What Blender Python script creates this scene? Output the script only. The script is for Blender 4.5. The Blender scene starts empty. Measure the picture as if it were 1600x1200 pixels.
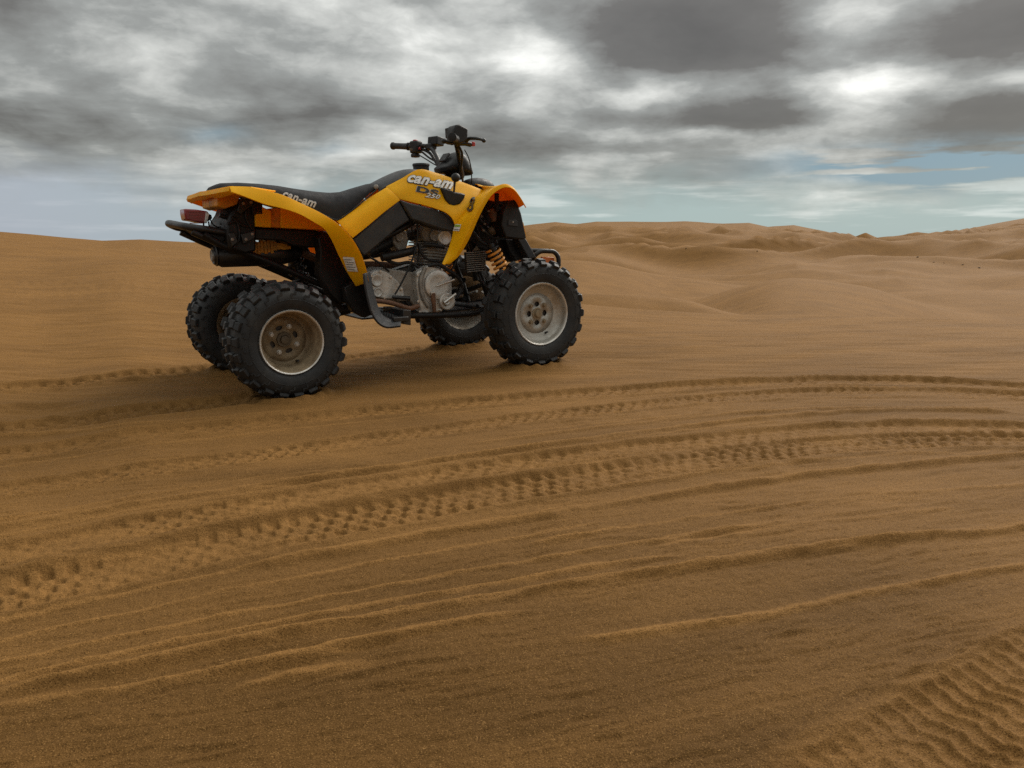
import bpy, math, random
import numpy as np
from mathutils import Vector, Matrix, Euler, bvhtree, geometry
random.seed(7)
sc = bpy.context.scene
col = sc.collection
R = math.radians

# ------------------------------------------------------------------ camera
cam_d = bpy.data.cameras.new('camera'); cam = bpy.data.objects.new('camera', cam_d); col.objects.link(cam)
cam_d.sensor_width = 36.0; cam_d.lens = 36.0*1237.0/1600.0; cam_d.clip_start = 0.05; cam_d.clip_end = 20000
cam.location = (0, 0, 0.65)
cam.rotation_euler = (R(90) - math.atan(217.0/1237.0), 0, 0)
sc.camera = cam
# ------------------------------------------------------------------ exposure
sc.view_settings.view_transform = 'Standard'; sc.view_settings.look = 'None'
sc.view_settings.gamma = 1.0; sc.view_settings.exposure = 0.50; sc.view_settings.use_curve_mapping = False
sc.render.engine = 'CYCLES'; sc.cycles.use_denoising = False
# ------------------------------------------------------------------ sun (veiled by cloud, ahead and to the right)
SUN_AZ, SUN_EL = R(40), R(40)
sd = bpy.data.lights.new('sun', 'SUN'); sd.energy = 2.6; sd.angle = R(50); sd.color = (1.0, 0.94, 0.85)
so = bpy.data.objects.new('sun', sd); col.objects.link(so)
sdir = Vector((math.sin(SUN_AZ)*math.cos(SUN_EL), math.cos(SUN_AZ)*math.cos(SUN_EL), math.sin(SUN_EL)))
so.rotation_euler = sdir.to_track_quat('Z', 'Y').to_euler(); so.location = (6, 6, 12)

# ------------------------------------------------------------------ node helper
class N:
    def __init__(s, tree):
        s.t = tree; s.n = tree.nodes; s.l = tree.links
    def new(s, kind, **kw):
        n = s.n.new(kind)
        for k, v in kw.items(): setattr(n, k, v)
        return n
    def put(s, sock, v):
        if hasattr(v, 'is_output') or isinstance(v, bpy.types.NodeSocket): s.l.new(v, sock)
        elif isinstance(v, (tuple, list)) and len(v) == 3 and sock.type == 'RGBA': sock.default_value = (*v, 1)
        else: sock.default_value = v
    def m(s, op, a, b=None, c=None, clamp=False):
        n = s.new('ShaderNodeMath', operation=op, use_clamp=clamp)
        s.put(n.inputs[0], a)
        if b is not None: s.put(n.inputs[1], b)
        if c is not None: s.put(n.inputs[2], c)
        return n.outputs[0]
    def vm(s, op, a, b=None):
        n = s.new('ShaderNodeVectorMath', operation=op); s.put(n.inputs[0], a)
        if b is not None: s.put(n.inputs[1], b)
        return n.outputs[0]
    def comb(s, x, y, z=0.0):
        n = s.new('ShaderNodeCombineXYZ'); s.put(n.inputs[0], x); s.put(n.inputs[1], y); s.put(n.inputs[2], z); return n.outputs[0]
    def sep(s, v):
        n = s.new('ShaderNodeSeparateXYZ'); s.put(n.inputs[0], v); return n.outputs
    def noise(s, vec, scale, detail=4, rough=.55, lac=2.0, dist=0.0, col=False):
        n = s.new('ShaderNodeTexNoise'); s.put(n.inputs['Vector'], vec)
        n.inputs['Scale'].default_value = scale; n.inputs['Detail'].default_value = detail
        n.inputs['Roughness'].default_value = rough; n.inputs['Lacunarity'].default_value = lac; n.inputs['Distortion'].default_value = dist
        return n.outputs['Color' if col else 'Fac']
    def ramp(s, fac, stops, interp='LINEAR'):
        n = s.new('ShaderNodeValToRGB'); s.put(n.inputs[0], fac); cr = n.color_ramp; cr.interpolation = interp
        while len(cr.elements) < len(stops): cr.elements.new(.5)
        for e, (p, c) in zip(cr.elements, stops):
            e.position = p; e.color = (*c, 1) if len(c) == 3 else c
        return n.outputs[0]
    def mix(s, f, a, b, blend='MIX'):
        n = s.new('ShaderNodeMix', data_type='RGBA', blend_type=blend)
        s.put(n.inputs[0], f); s.put(n.inputs[6], a); s.put(n.inputs[7], b); return n.outputs[2]
    def maprange(s, v, a, b, c=0.0, d=1.0, smooth=True):
        n = s.new('ShaderNodeMapRange', interpolation_type='SMOOTHSTEP' if smooth else 'LINEAR', clamp=True)
        s.put(n.inputs[0], v); n.inputs[1].default_value = a; n.inputs[2].default_value = b
        n.inputs[3].default_value = c; n.inputs[4].default_value = d; return n.outputs[0]
    def bump(s, h, strength, dist, normal=None):
        n = s.new('ShaderNodeBump'); n.inputs['Strength'].default_value = strength; n.inputs['Distance'].default_value = dist
        s.put(n.inputs['Height'], h)
        if normal is not None: s.put(n.inputs['Normal'], normal)
        return n.outputs[0]

# ------------------------------------------------------------------ world: Nishita sky behind a broken stratocumulus layer
w = bpy.data.worlds.new('World'); sc.world = w; w.use_nodes = True
k = N(w.node_tree); w.node_tree.nodes.clear()
out = k.new('ShaderNodeOutputWorld'); bg = k.new('ShaderNodeBackground'); k.l.new(bg.outputs[0], out.inputs[0])
bg.inputs['Strength'].default_value = 0.094
sky = k.new('ShaderNodeTexSky', sky_type='NISHITA', sun_disc=False)
sky.sun_elevation = SUN_EL; sky.sun_rotation = SUN_AZ; sky.altitude = 50; sky.air_density = 1.0; sky.dust_density = 1.5; sky.ozone_density = 1.0
dirv = k.new('ShaderNodeTexCoord').outputs['Generated']
dx, dy, dz = k.sep(dirv)
az = k.m('ARCTAN2', dx, dy); el = k.m('ARCSINE', dz)
# cloud-deck coordinates: clouds flatten out towards the horizon
den = k.m('ADD', k.m('MAXIMUM', dz, 0.0), 0.11)
deck = k.comb(k.m('DIVIDE', dx, den), k.m('DIVIDE', dy, den), 0.0)
w1 = k.vm('SUBTRACT', k.noise(k.comb(k.m('MULTIPLY', az, 5.0), k.m('MULTIPLY', el, 11.0), 3.1), 1.0, 7, .57, col=True), (.5, .5, .5))
wx, wy, wz = k.sep(w1)
U = k.m('MULTIPLY_ADD', wx, .10, az); V = k.m('MULTIPLY_ADD', wy, .066, el)
acc = k.m('SUBTRACT', k.noise(deck, 1.25, 7, .56, dist=.25), .5)
acc = k.m('MULTIPLY', acc, .72)
# finer billows, stretched along the horizon
fine = k.m('SUBTRACT', k.noise(k.comb(k.m('MULTIPLY', U, 7.0), k.m('MULTIPLY', V, 13.0), 8.7), 1.0, 7, .57), .5)
acc = k.m('MULTIPLY_ADD', fine, .62, acc)
CLOUDS = [  # (azimuth, elevation), half widths in radians, lightness
    ([(0.1436,0.2456)], .155, .062, -.33), ([(0.3065,0.2259)], .120, .044, -.26), ([(0.2717,0.1523)], .112, .024, -.40),
    ([(0.5294,0.2211)], .150, .050, -.38), ([(0.5096,0.1248)], .090, .030, -.26), ([(-0.5219,0.1176)], .150, .030, -.14),
    ([(-0.5120,0.2262)], .12, .04, -.16), ([(0.0621,0.1352)], .10, .022, -.17), ([(-0.2793,0.1443)], .16, .022, -.08), ([(0.1242,0.1146)], .12, .012, -.10),
    ([(0.4007,0.1695)], .105, .032, .38), ([(0.3923,0.2405)], .07, .034, .26), ([(0.0230,0.2139)], .060, .040, .30),
    ([(0.1681,0.1728)], .11, .022, .26), ([(0.1921,0.1279)], .16, .013, .24), ([(-0.1214,0.2363)], .15, .035, .10), ([(-0.4001,0.1781)], .035, .020, .07),
    ([(0.5456,0.1685)], .05, .022, .30), ([(-0.3381,0.0999)], .3, .02, .10)]
for (pos, sx, sy, amp) in CLOUDS:
    (a0, e0), = pos
    gx = k.m('MULTIPLY', k.m('SUBTRACT', U, a0), 1/sx); gy = k.m('MULTIPLY', k.m('SUBTRACT', V, e0), 1/sy)
    r2 = k.m('MULTIPLY_ADD', gx, gx, k.m('MULTIPLY', gy, gy))
    acc = k.m('MULTIPLY_ADD', k.m('EXPONENT', k.m('MULTIPLY', r2, -1.0)), amp, acc)
lum = k.m('MULTIPLY_ADD', acc, 1.30, .495)
lum = k.m('MAXIMUM', lum, k.m('MULTIPLY_ADD', lum, .30, .14))
cloud = k.ramp(lum, [(0.0, (.50, .45, .38)), (.20, (1.0, .94, .84)), (.46, (2.25, 2.3, 2.17)), (.66, (4.5, 4.55, 4.3)), (.88, (8.0, 8.0, 7.6))])
ovc = k.m('MULTIPLY_ADD', k.m('MAXIMUM', dz, 0.0), 1.50, .80)
cloud = k.mix(1.0, cloud, k.comb(ovc, ovc, ovc), 'MULTIPLY')
# clear air low down: pale blue haze with thin bright streaks
haze_n = k.noise(k.comb(k.m('MULTIPLY', az, 6.0), k.m('MULTIPLY', el, 60.0), 1.3), 1.0, 6, .55)
low = k.mix(k.maprange(haze_n, .50, .66), (3.7, 4.75, 4.75), (6.0, 6.8, 6.7))
low = k.mix(k.maprange(az, -.75, .0), (4.1, 4.45, 5.15), low)
low = k.mix(1.0, low, (.76, .76, .76), 'MULTIPLY')
# gaps of blue
def gauss(pos, sx, sy):
    (a0, e0), = pos
    gx = k.m('MULTIPLY', k.m('SUBTRACT', U, a0), 1/sx); gy = k.m('MULTIPLY', k.m('SUBTRACT', V, e0), 1/sy)
    return k.m('EXPONENT', k.m('MULTIPLY', k.m('MULTIPLY_ADD', gx, gx, k.m('MULTIPLY', gy, gy)), -1.0))
blue = k.m('ADD', gauss([(0.4393,0.0843)], .13, .017), gauss([(0.5424,0.0824)], .09, .018))
blue = k.m('MULTIPLY', blue, k.maprange(haze_n, .62, .48), clamp=True)
blue = k.m('MULTIPLY', blue, 1.5, clamp=True)
blue = k.m('ADD', blue, k.m('MULTIPLY', gauss([(-0.3399,0.1278)], .035, .011), .45))
blue = k.m('ADD', blue, k.m('MULTIPLY', gauss([(-0.2187,0.1142)], .03, .011), .3), clamp=True)
cover = k.maprange(k.m('MULTIPLY_ADD', fine, .10, k.m('MULTIPLY_ADD', wy, .05, el)), .035, .105)
c = k.mix(cover, low, cloud)
bluec = k.mix(.93, sky.outputs[0], (.95, 1.85, 2.5))
c = k.mix(blue, c, bluec)
# a share of the true sky shows through everywhere
c = k.mix(.05, c, sky.outputs[0])
# the ground hides what is under the horizon; keep it sand toned
c = k.mix(k.maprange(el, -.01, -.05), c, (2.2, 1.5, .8))
k.put(bg.inputs['Color'], c)
w.cycles.sampling_method = 'AUTOMATIC'

# ------------------------------------------------------------------ materials
MAT = {}
def material(name):
    m = bpy.data.materials.new(name); m.use_nodes = True
    kk = N(m.node_tree); p = kk.n['Principled BSDF']; MAT[name] = m
    return m, kk, p
def simple(name, base, rough=.5, metal=0.0, spec=.5, dust=0.0, dustcol=(.33, .20, .10), var=.15, scale=18.0, bump=0.0, bscale=300.0, coat=0.0):
    """base colour with slight tone variation, patchy dust and fine relief"""
    m, kk, p = material(name)
    tc = kk.new('ShaderNodeTexCoord').outputs['Object']
    n1 = kk.noise(tc, scale, 5, .6)
    dark = tuple(c*(1-var) for c in base); lite = tuple(min(1, c*(1+var)) for c in base)
    colr = kk.mix(kk.maprange(n1, .3, .7), dark, lite)
    rg = kk.maprange(kk.noise(tc, scale*2.3, 4, .6), .3, .7, max(.05, rough-.08), min(1, rough+.1))
    if dust > 0:
        d = kk.m('MULTIPLY', kk.maprange(kk.noise(tc, scale*.7, 7, .68), .42, .72), dust)
        colr = kk.mix(d, colr, dustcol)
        rg = kk.m('MAXIMUM', rg, kk.m('MULTIPLY', d, .9))
    kk.put(p.inputs['Base Color'], colr); kk.put(p.inputs['Roughness'], rg)
    p.inputs['Metallic'].default_value = metal; p.inputs['Specular IOR Level'].default_value = spec
    if coat: p.inputs['Coat Weight'].default_value = coat; p.inputs['Coat Roughness'].default_value = .15
    if bump > 0:
        kk.put(p.inputs['Normal'], kk.bump(kk.noise(tc, bscale, 3, .6), bump, .002))
    return m
simple('yellow_plastic', (.97, .53, .0005), .45, spec=.25, dust=.05, dustcol=(.50, .24, .03), var=.05, scale=9, bump=.05, bscale=500)
# thin moulded panels let a little light through
yk = N(MAT['yellow_plastic'].node_tree); yp = yk.n['Principled BSDF']; tl_ = yk.new('ShaderNodeBsdfTranslucent'); tl_.inputs[0].default_value = (.90, .30, .002, 1)
ym = yk.new('ShaderNodeMixShader'); ym.inputs[0].default_value = .28; yk.l.new(yp.outputs[0], ym.inputs[1]); yk.l.new(tl_.outputs[0], ym.inputs[2])
yk.l.new(ym.outputs[0], yk.n['Material Output'].inputs['Surface'])
simple('dirty_yellow', (.62, .26, .006), .6, dust=.6, dustcol=(.10, .06, .03), var=.15, scale=22)
simple('black_plastic', (.008, .008, .0088), .5, spec=.4, dust=.14, dustcol=(.06, .042, .028), bump=.25, bscale=420)
simple('grey_plastic', (.033, .0345, .038), .52, spec=.3, dust=.20, dustcol=(.12, .09, .06), bump=.3, bscale=380)
simple('vinyl', (.024, .025, .028), .70, spec=.12, dust=.05, dustcol=(.14, .10, .07), bump=.3, bscale=520)
simple('frame_paint', (.006, .0055, .0055), .5, spec=.35, dust=.22, dustcol=(.045, .03, .018))
simple('black_metal', (.010, .010, .011), .38, dust=.3, dustcol=(.06, .042, .028))
simple('rubber', (.019, .0198, .0208), .62, spec=.35, dust=.55, dustcol=(.055, .049, .041), bump=.3, bscale=260, scale=14)
simple('knob_rubber', (.009, .0093, .010), .55, spec=.5, dust=.25, dustcol=(.036, .030, .023), scale=30, bump=.3, bscale=260)
simple('rim_metal', (.42, .40, .355), .42, .35, dust=.7, dustcol=(.23, .165, .10), scale=12)
simple('rim_lip', (.66, .63, .58), .36, .4, dust=.35, dustcol=(.36, .27, .18), scale=26)
simple('rim_dusty', (.31, .235, .145), .7, .15, dust=.7, dustcol=(.14, .088, .045), scale=26)
simple('aluminium', (.62, .60, .56), .40, .40, dust=.5, dustcol=(.17, .125, .085), scale=20)
simple('cast_alloy', (.30, .28, .25), .55, .4, dust=.7, dustcol=(.12, .085, .055), scale=24)
simple('steel', (.60, .58, .54), .3, .8, dust=.3, scale=30)
simple('rusty_brown', (.16, .075, .040), .65, .1, dust=.5, dustcol=(.06, .035, .02), scale=30)
simple('orange_spring', (.80, .33, .05), .4, dust=.25, dustcol=(.3, .16, .07), scale=30)
simple('red_lens', (.24, .012, .020), .22, dust=.30, dustcol=(.20, .09, .06), scale=16, coat=.5)
simple('orange_lens', (.62, .16, .04), .3, scale=20)
simple('red_plastic', (.40, .03, .03), .45)
simple('white_print', (.74, .73, .70), .5, dust=.35, dustcol=(.40, .32, .22), scale=60)
simple('grey_print', (.42, .42, .42), .55, dust=.3, dustcol=(.25, .2, .15), scale=60)
simple('black_print', (.012, .012, .014), .45)
simple('green_print', (.30, .45, .05), .5)
simple('text_print', (.16, .15, .14), .6)
simple('brown_grip', (.10, .075, .045), .5)
simple('dark_stone', (.05, .035, .025), .9, scale=3)

# sand ---------------------------------------------------------------------
m, kk, p = material('sand')
pos = kk.new('ShaderNodeNewGeometry').outputs['Position']
grain = kk.noise(pos, 430.0, 2, .7)
grain2 = kk.noise(pos, 170.0, 3, .65)
patch = kk.noise(kk.vm('MULTIPLY', pos, (.9, 1.6, 1.0)), 1.3, 5, .62)
patch2 = kk.noise(pos, .11, 5, .6)
base = kk.mix(kk.maprange(patch, .32, .68), (.192, .097, .029), (.240, .122, .0365))
base = kk.mix(kk.m('MULTIPLY', kk.maprange(patch2, .35, .7), .45), base, (.200, .102, .031))
fresh_shade = kk.new('ShaderNodeAttribute', attribute_name='fresh_shade').outputs['Fac']
lag_shade = kk.mix(kk.maprange(patch, .3, .7), (.080, .040, .0105), (.118, .059, .016))   # coarse dark unstirred sand; also the vignette shade painted towards the camera
base = kk.mix(fresh_shade, lag_shade, base)
base = kk.mix(kk.m('MULTIPLY', kk.maprange(grain, .48, .32), .85), base, (.040, .019, .005))   # dark mineral grains
base = kk.mix(kk.m('MULTIPLY', kk.maprange(grain, .56, .70), .55), base, (.36, .20, .072))    # pale quartz grains
base = kk.mix(kk.m('MULTIPLY', kk.maprange(grain2, .50, .36), .32), base, (.085, .041, .011))
kk.put(p.inputs['Base Color'], base); p.inputs['Roughness'].default_value = .8; p.inputs['Specular IOR Level'].default_value = .06
u = kk.vm('DOT_PRODUCT', pos, (.94, .34, 0)); 
dotn = kk.new('ShaderNodeVectorMath', operation='DOT_PRODUCT'); kk.put(dotn.inputs[0], pos); dotn.inputs[1].default_value = (.94, .34, 0); uu = dotn.outputs['Value']
dotn = kk.new('ShaderNodeVectorMath', operation='DOT_PRODUCT'); kk.put(dotn.inputs[0], pos); dotn.inputs[1].default_value = (-.34, .94, 0); vv = dotn.outputs['Value']
rip = kk.noise(kk.comb(kk.m('MULTIPLY', uu, 6.0), kk.m('MULTIPLY', vv, 34.0), 0.0), 1.0, 4, .6, dist=.6)
nb = kk.bump(rip, .5, .008)
nb = kk.bump(grain2, .6, .0030, nb)
nb = kk.bump(grain, .7, .0015, nb)
kk.put(p.inputs['Normal'], nb)

# ------------------------------------------------------------------ terrain height field
def tag(o, label=None, cat=None, group=None, kind=None):
    if label: o['label'] = label
    if cat: o['category'] = cat
    if group: o['group'] = group
    if kind: o['kind'] = kind
    return o
def _hash(ix, iy, seed):
    h = (ix.astype(np.int64)*374761393 + iy.astype(np.int64)*668265263 + seed*974634777) & 0xffffffff
    h = ((h ^ (h >> 13))*1274126177) & 0xffffffff
    return ((h ^ (h >> 16)) & 0xffff)/65535.0*2*np.pi
def pn(x, y, seed=0):
    """gradient noise about -0.7 .. 0.7"""
    x0 = np.floor(x); y0 = np.floor(y); fx = x-x0; fy = y-y0
    ux = fx*fx*fx*(fx*(fx*6-15)+10); uy = fy*fy*fy*(fy*(fy*6-15)+10)
    def g(i, j):
        a = _hash(x0+i, y0+j, seed); return np.cos(a)*(fx-i)+np.sin(a)*(fy-j)
    a = g(0, 0); b = g(1, 0); c_ = g(0, 1); d = g(1, 1)
    return (a+(b-a)*ux)*(1-uy)+(c_+(d-c_)*ux)*uy
def fbm(x, y, seed=0, n=3, gain=.5):
    s = 0; a = 1
    for i in range(n):
        s = s+a*pn(x*2**i, y*2**i, seed+i*17); a *= gain
    return s
def sst(x, a, b):
    t = np.clip((x-a)/(b-a), 0, 1); return t*t*(3-2*t)
QO = Vector((-1.163, 3.661, .015)); QH, QP, QR = .5516, .026, .0074        # where the quad bike stands
fwd = (math.cos(QH), math.sin(QH)); lef = (-math.sin(QH), math.cos(QH))
SKY_LINE = [(-0.7172,0.0182),(-0.5659,0.0139),(-0.5373,0.0114),(-0.5078,0.0082),(-0.4709,0.0049),(-0.4322,0.0064),(-0.3990,0.0043),(-0.3580,0.0022),(-0.2343,0.0053),(-0.0792,0.0164),(0.0159,0.0242),(0.0538,0.0280),(0.0791,0.0257),(0.1042,0.0287),(0.1572,0.0277),(0.2107,0.0282),(0.2558,0.0249),(0.2852,0.0262),(0.3072,0.0208),(0.3357,0.0229),(0.3710,0.0153),(0.3988,0.0072),(0.4259,0.0029),(0.4516,0.0070),(0.4767,0.0111),(0.5071,0.0157),(0.5421,0.0234),(0.5646,0.0277),(0.6184,0.0336),(0.7154,0.0341)]
SA = np.array([a for a, e in SKY_LINE]); SE = np.array([e for a, e in SKY_LINE])
CRESTS = [  # dune crests: trace, distance in metres, slope of the face towards the viewer, slope behind, rounding
    ([(0.0643,-0.0624),(0.0923,-0.0599),(0.1217,-0.0597),(0.1699,-0.0632),(0.2057,-0.0652),(0.2374,-0.0725),(0.2697,-0.0835)], 11.0, .34, .10, .35),
    ([(0.2297,-0.0687),(0.2446,-0.0615),(0.2823,-0.0486),(0.3255,-0.0374),(0.3647,-0.0391),(0.4290,-0.0496),(0.4902,-0.0693),(0.5196,-0.0794)], 20.0, .085, .10, 1.0),
    ([(0.4037,-0.0634),(0.4500,-0.0563),(0.5005,-0.0507),(0.5488,-0.0507),(0.5946,-0.0518)], 26.0, .085, .10, 1.0),
    ([(-0.0799,-0.0291),(0.0000,-0.0244),(0.0479,-0.0196),(0.0845,-0.0180),(0.1209,-0.0227),(0.1682,-0.0334),(0.1978,-0.0379)], 33.0, .13, .10, .9),
    ([(0.1824,-0.0388),(0.1900,-0.0356),(0.2638,-0.0366),(0.3050,-0.0331),(0.3513,-0.0266),(0.3808,-0.0300)], 40.0, .20, .08, .6),
    ([(0.3808,-0.0300),(0.3929,-0.0247),(0.4267,-0.0179),(0.4567,-0.0177),(0.4863,-0.0223),(0.5296,-0.0286),(0.5701,-0.0312),(0.6145,-0.0329)], 48.0, .20, .08, .8),
    ([(0.1933,-0.0193),(0.2039,-0.0146),(0.2492,-0.0099),(0.2971,-0.0068),(0.3303,-0.0082),(0.3636,-0.0213)], 66.0, .22, .08, .8),
    ([(0.2946,-0.0158),(0.3090,-0.0120),(0.3262,-0.0104),(0.3536,-0.0185)], 62.0, .22, .08, .3),
    ([(0.0478,-0.0039),(0.0699,0.0008),(0.0952,0.0039),(0.1204,0.0008),(0.1465,-0.0085)], 80.0, .24, .08, .9),
    ([(0.3478,-0.0044),(0.3560,-0.0007),(0.3765,0.0051),(0.4070,-0.0036)], 100.0, .28, .08, .9),
    ([(0.1502,-0.0023),(0.1886,0.0062),(0.2266,0.0084),(0.2642,0.0038),(0.2939,-0.0023)], 95.0, .22, .08, .9),
    ([(0.4334,-0.0107),(0.4655,-0.0063),(0.5088,-0.0034),(0.5447,-0.0060),(0.5898,-0.0033)], 85.0, .10, .08, 1.0),
    ([(0.4959,0.0048),(0.5258,0.0081),(0.5491,0.0100),(0.5882,0.0137)], 120.0, .28, .08, .8),
]
LEFT_FOLDS = [([(-0.6113,-0.0006),(-0.5326,-0.0014),(-0.4779,-0.0035),(-0.4201,-0.0086),(-0.3520,-0.0155),(-0.2949,-0.0218)], 19.0, .075, .03, .6), ([(-0.6124,-0.0122),(-0.5337,-0.0142),(-0.4594,-0.0113),(-0.3798,-0.0139)], 14.5, .05, .05, .8)]
LIP = [(-0.6812,-0.0798),(-0.3845,-0.0862),(-0.0805,-0.0783),(0.0161,-0.0753),(0.0893,-0.0758),(0.1594,-0.0807),(0.2524,-0.0846),(0.3347,-0.0848),(0.3995,-0.0827),(0.4912,-0.0820),(0.5749,-0.0815),(0.6812,-0.0798)]
def smax(a, b, k_):
    h = np.maximum(k_-np.abs(a-b), 0)/k_; return np.maximum(a, b)+h*h*k_*.25
def crest_z(a, r, tr, rc, sf, sb_, rnd, i):
    A_ = np.array([p[0] for p in tr]); E_ = np.array([p[1] for p in tr])
    rcv = rc*(1+.035*pn(a*14, np.full_like(a, i*5.3), 140))
    g = np.linspace(A_[0]-.25, A_[-1]+.25, 700); zg = np.interp(g, A_, E_)-.14*(np.maximum(A_[0]-g, 0)+np.maximum(g-A_[-1], 0))
    kw = np.hanning(max(7, int(.075/(g[1]-g[0]))) | 1); kw /= kw.sum()
    zg = np.convolve(np.pad(zg, len(kw)//2, mode='edge'), kw, mode='valid')
    zc = .65+rc*np.tan(np.interp(a, g, zg))-.14*rc*(np.maximum(g[0]-a, 0)+np.maximum(a-g[-1], 0))
    dr = r-rcv
    return zc-np.where(dr < 0, sf, sb_)*(np.sqrt(dr*dr+rnd*rnd)-rnd)
def dunes(x, y):
    r = np.hypot(x, y)+1e-6; a = np.arctan2(x, y)
    ar = (x-QO.x)*fwd[0]+(y-QO.y)*fwd[1]; al = (x-QO.x)*lef[0]+(y-QO.y)*lef[1]
    plane = QO.z+.007+.026*np.clip(ar, -6, 5)+.0074*np.clip(al, -6, 3)
    te = np.tan(np.interp(a, SA, SE))
    # the flat the quad bike stands on runs out to a low lip
    zl_ = .65+6.9*np.tan(np.interp(a, [p[0] for p in LIP], [p[1] for p in LIP]))
    lipr = 6.9*(1+.05*pn(a*6, a*0+2, 5))
    z = plane+(zl_-plane)*sst(r, 3.6, 6.9)
    dr = r-lipr; z = z-np.where(dr > 0, .22*(np.sqrt(dr*dr+.36)-.6), 0)
    z = np.maximum(z, -1.3)
    # dunes beyond, rising to a far ridge
    crest = .65+150*te
    kn = np.log([1, 8, 12, 20, 32, 45, 62]); kz = [-2, -1.7, -1.7, -1.6, -1.4, -1.0, -.2]
    zr = np.interp(np.log(r), kn, kz)
    zr = np.where(r > 62, -.2+(crest+.2)*np.clip((r-62)/88, 0, 1)**1.15, zr)
    q1 = pn(x/15+.8*pn(x/23, y/23, 3), y/11+.9*pn(x/17, y/19, 4), 11)
    q2 = pn(x/8+.5*pn(x/9, y/9, 8), y/8.5, 21)
    ridged = (.55-np.abs(q1)*2.2)*.9+(.45-np.abs(q2)*2.0)*.32
    zr = zr+ridged*(.70*sst(r, 16, 28)+2.0*sst(r, 34, 80))*(1-sst(r, 85, 128)*.93)+sst(r, 14, 30)*.30*pn(x/12, y/9, 31)*(1-sst(r, 130, 150))
    for i, (tr, rc, sf, sb_, rnd) in enumerate(CRESTS):
        zr = smax(zr, crest_z(a, r, tr, rc, sf, sb_, rnd, i), .10+.004*rc)
    zr = np.where(r > 150, crest+(-4-crest)*sst(r, 150, 270), zr)
    zr = np.where(r > 9, zr+.035*fbm(x/3.1, y/2.6, 41, 3)*sst(r, 9, 13)*(1-sst(r, 60, 110)), zr)
    zright = smax(z, np.where(r > 7.5, zr, -9), .08)
    # left: one broad smooth dune
    lc = .65+27*te
    t = np.clip((r-4.6)/(27-4.6), 0, 1)
    zl = np.where(r < 27, plane*(1-sst(r, 4, 12))+lc*(t**1.3), lc+(-3-lc)*sst(r, 27, 60))
    for i, (tr, rc, sf, sb_, rnd) in enumerate(LEFT_FOLDS):
        zl = smax(zl, crest_z(a, r, tr, rc, sf, sb_, rnd, 40+i), .12)
    zl = zl+sst(r, 6, 12)*(1-sst(r, 22, 27))*.035*fbm(x/4+2, y/3, 51, 2)
    wl = 1-sst(a, -.20, .03)
    return zright*(1-wl)+zl*wl
def curve(pts, ext=3.0):
    """a track as y(x): smooth through the points, with arc length"""
    P = np.array(sorted(pts)); xs = np.linspace(P[0, 0], P[-1, 0], 500)
    deg = min(4, len(P)-1); cf = np.polyfit(P[:, 0], P[:, 1], deg); ys = np.polyval(cf, xs)
    return xs, ys
def along(cv, x, y):
    xs, ys = cv; dyx = np.gradient(ys, xs)
    s = np.concatenate([[0], np.cumsum(np.hypot(np.diff(xs), np.diff(ys)))])
    yc = np.interp(x, xs, ys); sl = np.interp(x, xs, dyx); cs = 1/np.sqrt(1+sl*sl)
    d = (y-yc)*cs; ss = np.interp(x, xs, s)+d*sl*cs
    # fade at the ends of the trace
    endf = sst(x, xs[0], xs[0]+.12)*(1-sst(x, xs[-1]-.12, xs[-1]))
    return d, ss, endf
TRACKS = [  # trace on the sand, half width, groove depth, tread depth, tread pitch, row phases, ends fade
    ([(-1.797,2.258),(-1.629,2.440),(-1.306,2.619),(-0.936,2.825),(-0.491,2.974),(0.000,3.068),(0.544,3.309),(0.983,3.423),(1.400,3.413),(1.765,3.308),(2.085,3.171),(2.355,3.011)], .085, .009, .007, .062, 0),
    ([(-1.565,1.950),(-1.415,2.103),(-1.124,2.237),(-0.797,2.388),(-0.423,2.543),(0.000,2.756),(0.496,3.005),(0.910,3.160),(1.306,3.176),(1.668,3.119),(1.989,3.019),(2.259,2.884)], .065, .005, .008, .050, 1),
    ([(-1.238,1.518),(-1.120,1.640),(-0.906,1.779),(-0.649,1.923),(-0.347,2.062),(0.000,2.215),(0.400,2.398),(0.843,2.538),(1.281,2.574),(1.679,2.529),(1.937,2.455)], .080, .007, .005, .058, 2),
    ([(-1.108,1.346),(-0.986,1.429),(-0.805,1.568),(-0.582,1.710),(-0.313,1.852),(0.000,2.001),(0.364,2.175),(0.782,2.345),(1.204,2.412),(1.597,2.401),(1.856,2.347)], .098, .010, .008, .047, 3),
    ([(-0.977,3.296),(-1.119,3.232),(-1.276,3.091),(-1.471,2.965),(-1.646,2.838),(-1.808,2.721),(-2.108,2.529)], .105, .010, .017, .070, 4),
    ([(-1.487,3.994),(-1.596,3.897),(-1.830,3.718),(-2.062,3.586),(-2.270,3.447),(-2.651,3.212)], .100, .011, .018, .070, 5),
    ([(0.267,0.767),(0.430,0.865),(0.613,0.985),(0.834,1.118),(1.100,1.269)], .085, .006, .0065, .034, 6),
    ([(-0.413,4.607),(-0.718,4.404),(-0.902,4.249),(-1.074,4.104)], .08, .006, .008, .06, 7),
]
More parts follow.
